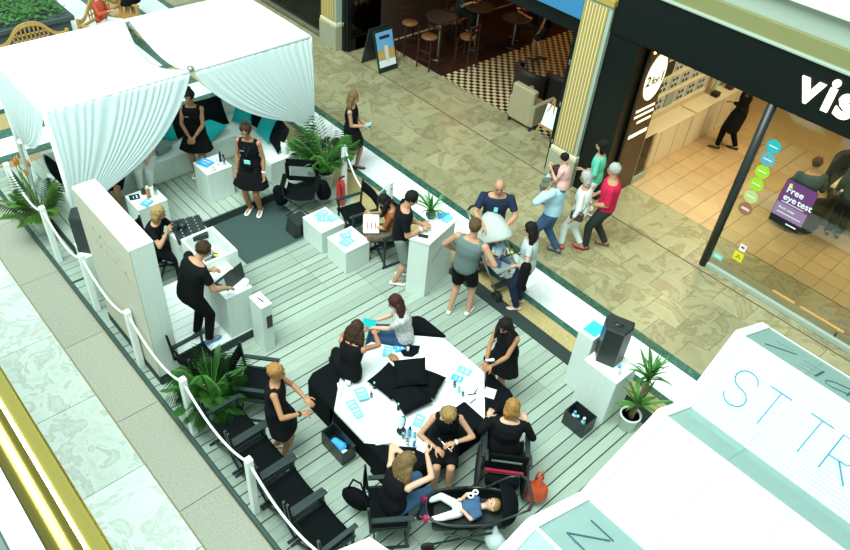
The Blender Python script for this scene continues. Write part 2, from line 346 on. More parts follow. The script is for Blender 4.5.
# deck
deck = struct('floor_deck', MB().bx(-9.38, 1.2, 1.99, 6.79, FZ, -.024), 'gap_dark')
struct('trim_1', MB().bx(-13.2, 1.2, 1.945, 1.985, FZ, .002, .004), 'deck_edge')
rs = random.Random(3); tight = {}
x = -9.38; k = 0; joints = []
while x < 1.15:
    if k % 8 == 0: joints = sorted(rs.sample([2.8, 3.25, 3.8, 4.4, 5.0, 5.6, 6.2], 2))
    g0 = .004 if tight.get(k) else .0075; tight[k+1] = rs.random() < .33; g1 = .0015 if tight[k+1] else .0075
    if tight.get(k): g0 = .0015
    jj = [1.99] + joints + [6.79]
    for a, b in zip(jj, jj[1:]):
        o = MB().box((0, 0, -.0125), (.1535-g0-g1, b-a-.004, .025), .003).obj('plank', 'plank', deck); o.location = (x+.07675+(g0-g1)/2, (a+b)/2, rs.uniform(-.0015, .0015))
    x += .1535; k += 1
x = -13.1
while x < -9.45:
    o = MB().box((0, 0, -.0125), (.142, .30, .025), .003).obj('plank', 'plank', deck); o.location = (x+.07675, 2.14, 0); x += .1535
MB().bx(-13.15, -9.38, 1.99, 2.3, FZ, -.024).obj('bearer', 'gap_dark', deck)
MB().add([(-6.1, 6.80, -.002), (-2.0, 6.80, -.002), (-2.0, 7.10, FZ+.008), (-6.1, 7.10, FZ+.008), (-6.1, 6.80, FZ), (-2.0, 6.80, FZ), (-2.0, 7.10, FZ), (-6.1, 7.10, FZ)],
         [(0, 1, 2, 3), (7, 6, 5, 4), (0, 4, 5, 1), (1, 5, 6, 2), (2, 6, 7, 3), (3, 7, 4, 0)]).obj('trim_2', 'black_felt', kind='structure')
# raised platform below the canopy
plat = struct('floor_platform', MB().bx(-12.75, -9.39, 2.3, 6.79, FZ, .125), 'black_felt')
y = 2.31; k = 0
while y < 6.7:
    sp = rs.choice([-11.6, -11.0, -10.4])
    g = .002 if rs.random() < .3 else .007
    for a, b in ((-12.74, sp), (sp, -9.395)):
        o = MB().box((0, 0, -.0125), (b-a-.004, .149-g*2, .025), .003).obj('plank', 'plank_x', plat); o.location = ((a+b)/2, y+.0745, .15)
    y += .149
# raised booth platform
bp_ = struct('floor_booth', MB().bx(-8.32, -6.74, 2.08, 3.60, 0, .145), 'black_felt')
x = -8.315
while x < -6.8:
    o = MB().box((0, 0, -.0125), (.150, 1.5, .025), .003).obj('plank', 'white_lam', bp_); o.location = (x+.0775, 2.84, .17); x += .1565
# ---------------------------------------------------------------- shop row
def pilaster(name, x0, x1, yf, label):
    p = MB().bx(x0-.03, x1+.03, yf-.05, yf+.4, FZ, .52, .01).obj(name, 'stone_base', kind='structure')
    MB().bx(x0-.02, x1+.02, yf-.03, yf+.36, .52, .60, .01).obj('moulding', 'cream_paint', p)
    MB().bx(x0, x1, yf, yf+.35, .60, 3.62).obj('shaft', 'mint_paint', p)
    w = (x1-x0-.10)/15
    for i in range(8):
        a = x0+.02+w*2*i; MB().bx(a, a+w*1.15, yf-.022, yf, .64, 3.45, .004).obj('flute', 'gold_paint', p)
    for i in range(7):
        a = x0+.02+w*2*i+w*1.15; MB().bx(a, a+w*.85, yf-.008, yf, .64, 3.45).obj('fillet', 'cream_paint', p)
    MB().bx(x0-.03, x1+.03, yf-.05, yf+.36, 3.50, 3.62, .01).obj('capital', 'gold_paint', p)
    return p
pilaster('wall_pilaster', -7.05, -6.47, 10.50, '')
pilaster('wall_pilaster', -14.36, -13.76, 10.32, '')
struct('trim_9', MB().bx(-20.6, 2.2, 10.425, 10.465, FZ-.015, FZ-.006), 'bark')
# cafe
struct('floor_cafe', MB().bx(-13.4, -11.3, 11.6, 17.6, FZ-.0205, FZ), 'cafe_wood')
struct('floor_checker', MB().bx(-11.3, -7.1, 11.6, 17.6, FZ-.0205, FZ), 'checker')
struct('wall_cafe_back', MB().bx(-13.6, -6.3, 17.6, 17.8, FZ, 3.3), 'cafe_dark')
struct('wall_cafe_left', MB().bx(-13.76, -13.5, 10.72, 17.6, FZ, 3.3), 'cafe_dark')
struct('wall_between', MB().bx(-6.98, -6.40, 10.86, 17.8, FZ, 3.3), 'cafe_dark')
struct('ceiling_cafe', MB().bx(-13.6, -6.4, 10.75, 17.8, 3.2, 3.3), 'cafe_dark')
d = MB().bx(-13.6, -7.1, 10.62, 10.8, 2.78, 3.07).obj('trim_3', 'shop_black', kind='structure')
MB().bx(-7.2, -7.06, 10.6, 10.72, FZ, 2.78).obj('post', 'shop_black', d)
MB().bx(-13.7, -13.58, 10.45, 10.62, FZ, 2.78).obj('post', 'shop_black', d)
for z in (.55, 1.35, 2.2):
    MB().bx(-7.16, -7.12, 10.575, 10.6, z, z+.09, .006).obj('hinge', 'steel', d)
    MB().bx(-13.66, -13.62, 10.425, 10.45, z, z+.09, .006).obj('hinge', 'steel', d)
dr = MB().bx(-13.56, -13.5, 10.46, 11.5, FZ+.02, 2.7, .006).obj('door_1', 'shop_black', kind='structure')
MB().bx(-13.499, -13.493, 10.58, 11.38, .25, 2.55).obj('pane', 'shop_glass', dr)
MB().bx(-13.492, -13.488, 11.0, 11.16, 1.35, 1.58).obj('notice', 'white_paper', dr)
sg = MB().bx(-13.6, -7.06, 10.50, 10.70, 3.075, 3.88, .01).obj('shop_fascia', 'cafe_blue'); tag(sg, 'plain bright blue fascia board above the dark cafe entrance', 'sign')
# optician
ft = struct('floor_optician', MB().bx(-6.4, 3, 11.6, 18, FZ-.0205, FZ-.016), 'grout')
tiles(ft, -6.39, 1.01, 11.61, 16.11, 20, 12, 'shop_floor', FZ, gap=.008)
MB().bx(-6.4, 3, 16.11, 18, FZ-.016, FZ).obj('back_floor', 'shop_floor', ft)
wl = struct('wall_optician_left', MB().bx(-6.40, -6.30, 11.6, 18, FZ, 3.2), 'shop_wall')
struct('wall_optician_back', MB().bx(-6.4, 3, 17.9, 18.1, FZ, 3.2), 'shop_wall')
struct('wall_optician_right', MB().bx(2.6, 2.75, 10.75, 18, FZ, 3.2), 'shop_wall')
struct('ceiling_optician', MB().bx(-6.4, 3, 10.75, 18, 3.15, 3.3), 'shop_wall')
struct('wall_black', MB().bx(-6.47, -5.86, 10.58, 11.62, FZ, 3.08, .005), 'shop_black')
fas = struct('trim_4', MB().bx(-6.47, 3, 10.55, 10.78, 3.08, 3.90, .005), 'shop_black')
struct('wall_upper', MB().bx(-21, 3, 10.62, 11.0, 3.90, 7.6), 'mint_paint')
struct('trim_5', MB().bx(-21, 3, 10.56, 10.62, 3.90, 4.17, .01), 'olive_paint')
struct('trim_6', MB().bx(-21, 3, 10.50, 10.62, 3.885, 3.93, .01), 'mint_paint')
struct('trim_7', MB().bx(-21, 3, 10.44, 10.62, 4.54, 4.75, .015), 'white_paint')
struct('wall_far', MB().bx(-21, -14.36, 10.62, 10.9, FZ, 3.9), 'mint_paint')
w = MB().bx(-19.5, -14.6, 10.45, 10.55, FZ, .06).obj('window_1', 'steel', kind='structure'); MB().bx(-19.5, -14.6, 10.49, 10.51, .06, 3.0).obj('pane', 'shop_glass', w)
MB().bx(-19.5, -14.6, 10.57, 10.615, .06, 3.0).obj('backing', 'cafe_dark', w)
# window of the optician
w = MB().bx(-3.45, 3, 10.59, 10.85, FZ, .02, .01).obj('window_2', 'mint_paint', kind='structure')
MB().bx(-3.43, -1.15, 10.655, 10.665, .02, 3.08).obj('pane', 'shop_glass', w)
MB().bx(-1.14, 2.6, 10.655, 10.665, .02, 3.08).obj('pane', 'shop_glass', w)
MB().tube([(-3.5, 10.62, FZ), (-3.5, 10.62, 3.08)], .072, 14).obj('mullion', 'black_plastic', w, True)
MB().bx(-1.16, -1.13, 10.645, 10.675, -.02, .10).obj('clamp', 'black_plastic', w)
# side panel of the entrance with the round lit offer
p = thing('entrance_panel', 'dark brown entrance panel with round glowing 2 for 1 offer', 'sign', (-5.83, 10.9, FZ))
MB().bx(0, .05, 0, .70, .02, 3.1, .005).obj('board', 'brown_panel', p)
me = MB(); me.rings([[Vector((x, .36+.30*math.cos(a), 2.42+.44*math.sin(a))) for a in [2*math.pi*k/32 for k in range(32)]] for x in (.05, .062)]); me.obj('disc', 'lit_disc', p)
fm = lambda y, z: frame_mtx((.064, y, z), (0, 1, 0), (0, 0, 1))
text_obj('word', '2', .27, 'shop_black', fm(.09, 2.30), p, .002, .005); text_obj('word', 'for', .20, 'shop_black', fm(.27, 2.30), p, .002, .004); text_obj('word', '1', .27, 'shop_black', fm(.52, 2.30), p, .002, .005)
for i, (z, a, b) in enumerate(((1.80, .06, .64), (1.68, .06, .66), (1.54, .20, .64))): MB().bx(.05, .056, a, b, z, z+.045).obj('text_line', 'lit_letter', p)
MB().bx(.05, .056, .06, .64, 1.26, 1.33).obj('text_line', 'lit_letter', p)
MB().bx(.05, .058, .08, .13, 2.92, 2.97).obj('indicator', 'lamp_warm', p)
text_obj('shop_letter', 'v', .68, 'lit_letter', frame_mtx((-3.22, 10.53, 3.33), (1, 0, 0), (0, 0, 1)), fas, .02, .018)
text_obj('shop_letter', 'i', .68, 'lit_letter', frame_mtx((-2.86, 10.53, 3.33), (1, 0, 0), (0, 0, 1)), fas, .02, .018)
text_obj('shop_letter', 's', .68, 'lit_letter', frame_mtx((-2.68, 10.53, 3.33), (1, 0, 0), (0, 0, 1)), fas, .02, .018)
text_obj('shop_letter', 'i', .68, 'lit_letter', frame_mtx((-2.29, 10.53, 3.33), (1, 0, 0), (0, 0, 1)), fas, .02, .018)
# posters and stickers on the glass
p = thing('window_poster', 'purple Free eye test poster hanging in the shop window', 'poster', (-2.85, 10.645, 1.33))
MB().bx(0, .5, 0, .006, 0, .76).obj('sheet', 'purple', p); MB().bx(0, .5, -.003, 0, .13, .36).obj('band', 'purple_light', p); MB().bx(0, .5, -.003, 0, 0, .12).obj('foot_band', 'shop_black', p)
tm = lambda x, z: frame_mtx((x, -.004, z), (1, 0, 0), (0, 0, 1))
text_obj('lettering', 'Free', .15, 'white_paper', tm(.06, .56), p, .001, .002); text_obj('lettering', 'eye', .15, 'white_paper', tm(.06, .43), p, .001, .002); text_obj('lettering', 'test', .15, 'white_paper', tm(.31-.02, .43), p, .001, .002); text_obj('lettering', 'Book', .055, 'white_paper', tm(.06, .27), p, .001); text_obj('lettering', 'today', .055, 'white_paper', tm(.20, .27), p, .001)
MB().bx(.06, .42, -.005, -.003, .385, .395).obj('text_line', 'white_paper', p); MB().bx(.06, .45, -.005, -.003, .20, .21).obj('text_line', 'white_paper', p)
MB().bx(.27, .44, -.005, -.003, .05, .07).obj('text_line', 'white_paper', p); MB().lathe([(.001, 0), (.028, 0), (.028, .003), (.001, .003)], mt=Matrix.Translation((.09, -.002, .69)) @ Matrix.Rotation(R(90), 4, 'X')).obj('logo', 'yellow', p)
for i, (z, m_, n_) in enumerate(((2.45, 'circle_teal', 'topmost teal disc of the column of stickers on shop glass'), (2.22, 'circle_steel', 'steel blue disc second in the column of stickers on shop glass'), (2.0, 'circle_green', 'bright green disc just below the blue discs on shop glass'), (1.76, 'circle_green', 'lower bright green disc above the pale one on shop glass'), (1.60-.08, 'circle_pale', 'pale green disc near the bottom of the sticker column'), (1.28, 'circle_rust', 'rust brown disc at the foot of the sticker column'))):
    o = MB().lathe([(.001, 0), (.115, 0), (.115, .004), (.001, .004)], n=24, mt=Matrix.Rotation(R(90), 4, 'X')).obj('disc_sticker', m_); o.location = (-3.24, 10.652, z); tag(o, n_, 'sticker', 'round stickers on the shop window')
    for q in ((-.012, .03), (.012, -.02)) if i == 5 else ((.0, .0),): MB().bx(-.07, .07, -.0065, -.004, q[0]-.006, q[0]+.006).obj('text_line', 'white_paper', o)
o = MB().box((0, 0, 0), (.17, .004, .17)).obj('caution_sticker', 'yellow'); o.location = (-3.02, 10.652, .41); tag(o, 'square yellow caution sticker low on the shop window', 'sticker')
MB().tube([(-.03, -.003, -.04), (.0, -.003, .03), (.04, -.003, -.03)], .008, 5).obj('pictogram', 'shop_black', o)
o = MB().box((0, 0, 0), (.11, .004, .13)).obj('notice_sticker', 'white_paper'); o.location = (-3.01, 10.652, .60); tag(o, 'small white notice above the yellow caution sticker', 'sticker'); MB().bx(-.03, .03, -.004, -.002, -.01, .03).obj('pictogram', 'crimson', o)
o = MB().box((0, 0, 0), (.17, .004, .10)).obj('corner_sticker', 'mint_plastic'); o.location = (-3.33, 10.652, .20); tag(o, 'small mint sticker in the bottom corner of the shop window', 'sticker'); MB().bx(-.05, .05, -.004, -.002, -.006, .006).obj('text_line', 'white_paper', o)
t = thing('window_lettering', 'grey eye examinations lettering at the foot of the shop window', 'lettering', (-1.55, 10.652, .30))
text_obj('word', 'eye', .15, 'letter_grey', frame_mtx((0, 0, 0), (1, 0, 0), (0, 0, 1)), t); text_obj('word', 'examinations', .15, 'letter_grey', frame_mtx((.33, 0, 0), (1, 0, 0), (0, 0, 1)), t)
for i, (x0, x1) in enumerate(((-2.35, -1.95), (-1.85, -1.1))):
    o = MB().bx(x0, x1, 10.95, 11.0, FZ, -.05, .004).obj('light_strip', 'lit_strip'); tag(o, ('shorter' if i == 0 else 'longer')+' glowing strip light on the floor behind the shop window', 'light')
# camera side balcony: brass handrail and pale ledge below it
rl = thing('handrail', 'polished brass handrail running close by at the lower left', 'handrail', (0, 0, 6.0))
MB().tube([(-9, .0405, 1.0), (3, .0405, 1.0)], .0305, 20).obj('rail', 'brass', rl, True)
MB().tube([(-9, .024, 1.012), (3, .024, 1.012)], .024, 16).obj('inner_rail', 'brass_dark', rl, True)
for x in (-5.5, -3.0, -.5, 2): MB().tube([(x, .03, -.1), (x, .035, .98)], .012, 10).obj('baluster', 'brass', rl, True)
struct('floor_balcony', MB().bx(-9, 3, -2.6, .02, 5.70, 5.9, .01), 'white_paint')
struct('trim_8', MB().bx(-9, 3, -2.6, -.075, 5.9, 5.93, .005), 'deck_edge')

# ================================================================== CANOPY LOUNGE
CZ = 2.60; CX0, CX1, CY0, CY1, CYM = -12.0, -9.84, 2.42, 6.83, 4.62
cab = thing('lounge_canopy', 'large white fabric canopy with tied back drapes over the lounge', 'canopy', (0, 0, 0))
for (x, y) in ((CX0, CY0), (CX1, CY0), (CX0, CY1), (CX1, CY1)): MB().tube([(x, y, .15), (x, y, CZ)], .035, 10).obj('post', 'white_paint', cab, True)
for a, b in (((CX0, CY0), (CX1, CY0)), ((CX0, CY1), (CX1, CY1)), ((CX0, CY0), (CX0, CY1)), ((CX1, CY0), (CX1, CY1))):
    MB().tube([(*a, CZ), (*b, CZ)], .03 if a[1] != CYM or b[1] != CYM else .018, 10).obj('rail', 'white_paint', cab, True)
MB().ell((CX1, CYM, CZ+.03), (.06, .06, .05)).obj('clamp', 'steel', cab, True)
def roof(y0, y1, sg):
    def fn(u, v):
        x = CX0+(CX1-CX0)*u; y = y0+(y1-y0)*v; e = math.sin(math.pi*u)
        z = CZ+.03-.06*e*math.sin(math.pi*v)
        edge = v if sg > 0 else 1-v               # both long edges hang free: one at the gap, one beside the outer rail
        k = min(1, (1-edge)*-1+1); q_ = min(1, edge/(.13 if sg > 0 else .20)); z -= e*(.24 if sg > 0 else .34)*(q_*q_*(3-2*q_))*(1-.35*edge); y -= sg*(.16 if sg > 0 else .05)*e*edge**3; z -= .10*e*max(0, edge-.86)/.14
        z += .008*math.sin(v*46+u*5)*e
        return (x, y, z)
    o = MB().grid(fn, 20, 30).obj('roof_cloth', 'drape_top', cab, True); md = o.modifiers.new('t', 'SOLIDIFY'); md.thickness = .004
roof(CY0, CYM-.03, 1); roof(CYM+.03, CY1, -1)
def drape(a, b, gather, zg, tail, nfold, depth, nrm, wid=.10, part=.0):
    # cloth hung from a..b along the rail, gathered at one end (u=0) at height zg, falling on to the floor as a tail
    a, b, nrm = Vector(a), Vector(b), Vector(nrm); g = Vector(gather)
    def fn(u, v):
        top = a.lerp(b, u); ph = (u+.03*math.sin(u*9)+.015*math.sin(u*23))*nfold*2*math.pi
        if v <= .7:
            t = v/.7; bot = Vector((g.x, g.y, zg))+(b-a).normalized()*wid*u
            m1 = top.lerp(Vector((bot.x, bot.y, 0)), t**1.35); s = t
            z = top.z+(zg-top.z)*(t**(1.0+.35*(1-u)))
            z -= (.17+.03*math.sin(a.y*9))*u*math.sin(math.pi*t)**1.2
            am = depth*(.35+.65*(1-t))*(1 if t > .04 else .3)
            p = Vector((m1.x, m1.y, z))+nrm*(am*math.sin(ph)+.05*math.sin(math.pi*t))
        else:
            t = (v-.7)/.3; w2 = wid*(1+2.2*t)
            p = Vector((g.x, g.y, zg+(tail-zg)*t))+(b-a).normalized()*(w2*u-wid*.5*t)+nrm*(depth*.5*math.sin(ph)*(.4+t))
        return p
    o = MB().grid(fn, nfold*8, 26).obj('drape', 'drape', cab, True); md = o.modifiers.new('t', 'SOLIDIFY'); md.thickness = .003
drape((CX1+.02, CY0, CZ), (CX1+.02, CYM-.02, CZ), (CX1+.03, CY0+.02, 0), 1.0, .16, 17, .008, (1, 0, 0), .34)
drape((CX1+.02, CY1, CZ), (CX1+.02, CYM+.02, CZ), (CX1+.03, CY1+.02, 0), .98, .16, 17, .008, (1, 0, 0), .10)
drape((CX0, CY0-.02, CZ), (CX1, CY0-.02, CZ), (CX0+.35, CY0-.03, 0), 1.25, .16, 14, .010, (0, -1, 0), .16)
drape((CX0-.02, CY1+.02, CZ), (CX1, CY1+.02, CZ), (CX0, CY1+.03, 0), 1.2, .16, 9, .03, (0, 1, 0), .2)
drape((CX0-.02, CY1, CZ), (CX0-.02, CYM, CZ), (CX0-.03, CY1, 0), 1.2, .16, 9, .03, (-1, 0, 0), .2)
for (x, y, z) in ((CX1+.03, CY1-.03, .98), (CX0+.4, CY0-.03, 1.25)): MB().lathe([(.05, -.03), (.065, 0), (.05, .03)], (x, y, z), 12).obj('tie', 'white_paint', cab, True)
# lounge benches: three storage units in the back row, one on each side
def bench(label, x0, x1, y0, y1, face, n):
    cx, cy = (x0+x1)/2, (y0+y1)/2
    b = thing('storage_bench', label, 'bench', (cx, cy, .15), 0, 'white benches under the canopy')
    hx, hy = (x1-x0)/2, (y1-y0)/2
    MB().bx(-hx, hx, -hy, hy, 0, .41, .006).obj('body', 'white_wash', b)
    MB().bx(-hx-.005, hx+.005, -hy-.005, hy+.005, .41, .45, .006).obj('seat', 'white_lam', b)
    for i in range(n):
        if face == 'x':
            w = 2*hy/n; d = MB().bx(hx, hx+.014, -hy+w*i+.012, -hy+w*(i+1)-.012, .03, .395, .004).obj('door', 'white_wash', b)
            MB().ell((hx+.02, -hy+w*(i+.85), .33), (.01, .01, .01), None, 8, 6).obj('knob', 'steel', d)
        else:
            w = 2*hx/n; d = MB().bx(-hx+w*i+.012, -hx+w*(i+1)-.012, -hy-.014, -hy, .03, .395, .004).obj('door', 'white_wash', b)
            MB().ell((-hx+w*(i+.5), -hy-.02, .33), (.01, .01, .01), None, 8, 6).obj('knob', 'steel', d)
bench('long white storage bench across the back of the canopy', -11.5, -10.80, 3.16, 5.75, 'x', 4)
bench('white storage bench at the right side of the canopy beside potted palm', -11.5, -9.62, 5.76, 6.32, 'y', 3)
bench('white storage bench at the left side of the canopy behind the rope', -11.5, -10.05, 2.58, 3.15, 'y', 3)
o = MB().bx(-11.62, -11.52, 2.6, 6.4, .15, .95, .01).obj('low_screen', 'white_lam'); tag(o, 'low white screen closing the back of the lounge', 'screen')
def cushion(label, loc, rot, m, w=.46, t=.15, cat='cushion', group='cushions on the canopy benches', name='cushion'):
    def prof(u, v):
        x, y = (u-.5)*2, (v-.5)*2; k = max(0, (1-abs(x)**2.6)*(1-abs(y)**2.6))**.45
        sx = 1-.07*(1-abs(y)); sy = 1-.07*(1-abs(x)); return x, y, k
    mb = MB()
    for sg in (1, -1):
        mb.grid(lambda u, v: (lambda q: (q[0]*w/2*(1-.06*(1-q[1]**2)), q[1]*w/2*(1-.06*(1-q[0]**2)), sg*(q[2]*t/2+.002)))(prof(u if sg > 0 else 1-u, v)), 12, 12)
    o = mb.obj(name, m, None, True); o.location = loc; o.rotation_euler = rot; tag(o, label, cat, group); return o
cushion('black cushion lying at the left end behind seated white trousers', (-11.30, 3.75, .84), (R(68), 0, R(95)), 'black_cloth', .5)
cushion('black cushion propped to the left of the smiling hostess', (-11.33, 4.30, .84), (R(68), 0, R(86)), 'black_cloth', .5)
cushion('small turquoise cushion just beside the hostess hip', (-11.22, 4.62, .82), (R(70), 0, R(90)), 'turquoise', .36, .11)
cushion('black cushion directly behind the hostess with clasped hands', (-11.33, 5.02, .86), (R(66), 0, R(96)), 'black_cloth', .52)
cushion('large black cushion upright in the back corner of lounge', (-11.30, 5.58, .88), (R(64), 0, R(88)), 'black_cloth', .56)
cushion('turquoise bolster cushion lying flat on the back bench', (-11.05, 5.36, .72), (R(12), 0, R(20)), 'turquoise', .50, .17)
cushion('turquoise cushion propped in the bench corner', (-11.02, 6.10, .84), (R(62), 0, R(20)), 'turquoise', .46)
cushion('black cushion behind the turquoise ones on the right bench', (-10.78, 6.24, .88), (R(66), 0, R(8)), 'black_cloth', .50)
cushion('turquoise cushion leaning along the right bench', (-10.38, 6.20, .84), (R(60), 0, R(-6)), 'turquoise', .50)
cushion('black cushion at the front end of right bench by palm', (-9.98, 6.18, .86), (R(62), 0, R(-14)), 'black_cloth', .52)
cushion('black cushion seen through the side drapes at the left', (-11.05, 2.66, .84), (R(64), 0, R(170)), 'black_cloth', .54)
# ================================================================== WHITE CUBES AND COUNTERS
def cube(label, cx, cy, z, w, d, h, name='cube_table', group='white cube tables'):
    c = thing(name, label, 'table', (cx, cy, z), 0, group)
    MB().bx(-w/2, w/2, -d/2, d/2, 0, h-.02, .006).obj('body', 'white_wash', c); MB().bx(-w/2-.003, w/2+.003, -d/2-.003, d/2+.003, h-.02, h, .005).obj('top', 'white_lam', c); return c
G = 'white cube tables'
cube('white cube table with blue leaflets nearer the canopy and black monitor wedge', -7.915, 5.655, 0, .53, .47, .45)
cube('white cube table with blue leaflets nearer the standing counter', -7.265, 5.675, 0, .49, .49, .45)
cube('white cube table with bottles between the two hostesses', -9.98, 4.83, .15, .46, .48, .60)
cube('white cube table with bottles behind the tall partition', -9.75, 3.50, .15, .47, .49, .60)
cube('white stand carrying the loudspeaker behind partition by rope', -9.05, 2.32, 0, .40, .36, .80, 'speaker_stand', 'white loudspeaker stands')
cube('white stand carrying the loudspeaker beside the tall tablet pedestal', -2.74, 6.54, 0, .53, .47, .88, 'speaker_stand', 'white loudspeaker stands')
# card pedestal
p = thing('pedestal', 'slim white pedestal with a small card slot on top', 'pedestal', (-6.53, 3.58, 0)); MB().bx(-.15, .15, -.085, .085, 0, .86, .006).obj('body', 'white_wash', p); MB().bx(-.153, .153, -.088, .088, .86, .885, .005).obj('top', 'white_lam', p); MB().box((0, 0, .886), (.13, .02, .004), 0, R(8)).obj('slot', 'black_plastic', p); MB().bx(.15, .16, -.02, .07, .45, .68, .004).obj('leaflet_box', 'black_plastic', p)
# tablet pedestal
p = thing('tablet_pedestal', 'tall white pedestal with a bright blue screen on top', 'pedestal', (-3.18, 6.66, 0)); MB().bx(-.125, .125, -.17, .17, 0, 1.06, .006).obj('body', 'white_wash', p); MB().bx(-.128, .128, -.173, .173, 1.06, 1.085, .005).obj('top', 'white_lam', p); MB().box((0, 0, 1.092), (.20, .26, .012), .004, R(3)).obj('screen', 'screen_blue', p)
# reception counter
c = thing('reception_counter', 'tall angled white reception counter with forms and plant', 'counter', (0, 0, 0))
poly = [(-6.12, 5.93), (-5.84, 6.08), (-6.02, 6.80), (-6.40, 6.80)]
MB().prism(poly, 0, 1.07).obj('body', 'white_wash', c); MB().prism([(-6.13, 5.915), (-5.82, 6.075), (-6.005, 6.815), (-6.415, 6.815)], 1.07, 1.10, .005).obj('top', 'white_lam', c)
for i in range(5): MB().bar((-5.86-.012*i+.004, 6.20+.05*i, .63+.035*i), (-5.865-.012*i-.008, 6.235+.05*i, .69+.035*i), .004, .012).obj('logo_stroke', 'letter_grey', c)
# partition wall with faint handwriting
p = thing('partition', 'tall white partition with faint grey handwriting on its wooden face', 'partition', (-8.29, 2.1, 0))
MB().bx(0, 1.56, 0, .29, .17, 2.37, .004).obj('body', 'white_wash', p); MB().bx(-.002, 1.562, -.002, .292, 2.37, 2.385, .003).obj('top', 'white_lam', p); MB().bx(.0, 1.56, -.012, 0, .17, 2.37).obj('facing', 'panel_wood', p); MB().bx(.0, 1.56, .0, .29, 0, .17).obj('plinth', 'black_felt', p)
rr = random.Random(5)
for row, (z, x0, x1) in enumerate(((1.98, .35, 1.25), (1.80, .25, 1.40))):
    pts = []; n = 26
    for i in range(n): pts.append((x0+(x1-x0)*i/(n-1)+rr.uniform(-.03, .03), -.0135, z+rr.uniform(-.07, .07)))
    MB().tube(pts, .003, 4).obj('handwriting', 'stone_base', p)
# dj booth
b = thing('booth_counter', 'white disc jockey booth with an open tray and a desk', 'counter', (0, 0, .17))
MB().bx(-8.50, -8.07, 3.26, 3.76, 0, .80, .006).obj('mixer_box', 'white_wash', b)
tr = MB().bx(-8.07, -7.42, 3.26, 3.76, 0, .62, .004).obj('tray', 'white_wash', b)
MB().bx(-8.07, -7.42, 3.73, 3.78, .62, .92, .004).obj('rim', 'white_lam', tr); MB().bx(-8.09, -8.05, 3.26, 3.78, .62, .92, .004).obj('rim', 'white_lam', tr); MB().bx(-7.44, -7.40, 3.26, 3.78, .62, .92, .004).obj('rim', 'white_lam', tr); MB().bx(-8.05, -7.44, 3.26, 3.29, .62, .92, .004).obj('rim', 'white_lam', tr)
MB().bx(-7.40, -6.76, 3.19, 3.58, 0, .76, .006).obj('desk', 'white_wash', b); MB().bx(-7.40, -6.755, 3.185, 3.60, .76, .785, .005).obj('desk_top', 'white_lam', b)
mx = thing('mixing_console', 'black mixing console at the far end of the booth', 'mixer', (-8.29, 3.50, .975), R(-14)); MB().box((0, 0, .05), (.50, .44, .10), .012).obj('case', 'black_plastic', mx)
for i in range(6):
    for j in range(3): MB().lathe([(.012, 0), (.010, .02), (.001, .021)], (-.2+.08*i, -.12+.12*j, .1), 8).obj('knob', 'grey_fabric', mx)
lp = lambda name, label, loc, rz, ang, mm: (lambda t: (MB().box((0, 0, .012), (.36, .25, .024), .005).obj('base', mm, t), MB().box((0, -.01, .025), (.30, .13, .004)).obj('keyboard', 'grey_fabric', t), MB().box((0, .125+.115*math.cos(ang), .024+.115*math.sin(ang)), (.36, .24, .012), .004, 0, ang).obj('lid', mm, t)))(thing(name, label, 'laptop', loc, rz))
lp('laptop', 'open black laptop on the booth desk under the hands', (-7.05, 3.42, .955), R(-72), R(100), 'black_plastic')
lp('laptop', 'small grey blue laptop lying in the open tray of booth', (-7.86, 3.46, .795), R(95), R(12), 'steel')
for i, (x, y, m_) in enumerate(((-7.72, 3.60, 'black_plastic'), (-7.62, 3.62, 'black_plastic'), (-7.54, 3.58, 'grey_fabric'))):
    pts = [(x+.09*math.cos(a*1.3)+.02*a/3, y-.02+.05*math.sin(a*1.7), .80+.012*a) for a in range(9)]; o = MB().tube(pts, .009, 6).obj('cable', m_, None, True); tag(o, ('black cable coil at the far side of tray', 'black cable coil in the middle of tray', 'grey cable coil at the near corner of tray')[i], 'cable', 'cables in the booth tray')
o = MB().box((-7.78, 3.62, .81), (.07, .05, .03), .005).obj('adapter', 'yellow'); tag(o, 'little yellow adapter among the cables in booth', 'adapter')
o = MB().box((-7.56, 3.40, .797), (.2, .15, .008), 0, R(20)).obj('paper_sheet', 'white_paper'); tag(o, 'white paper sheet lying in the booth tray', 'paper')
o = MB().lathe([(.045, 0), (.05, .09), (.043, .09), (.04, .01)], (-6.83, 3.54, .955), 14).obj('plastic_cup', 'white_paint', None, True); tag(o, 'white cup at the corner of booth desk', 'cup')
o = MB().bx(-9.36, -8.17, 4.30, 5.68, 0, .012, .004).obj('floor_mat', 'black_mat'); tag(o, 'dark grey square mat in front of the lounge step', 'mat')
o = MB().add([(-8.52, 5.28, 0), (-8.22, 5.28, 0), (-8.22, 5.62, 0), (-8.52, 5.62, 0), (-8.52, 5.34, .26), (-8.22, 5.34, .26), (-8.22, 5.60, .30), (-8.52, 5.60, .30)], [(3, 2, 1, 0), (0, 1, 5, 4), (1, 2, 6, 5), (2, 3, 7, 6), (3, 0, 4, 7), (4, 5, 6, 7)]).obj('monitor_speaker', 'black_plastic'); tag(o, 'black wedge monitor standing beside the mat and white cubes', 'speaker'); MB().add([(-8.5, 5.283, .03), (-8.24, 5.283, .03), (-8.24, 5.333, .24), (-8.5, 5.333, .24)], [(0, 1, 2, 3)]).obj('grille', 'rubber', o)
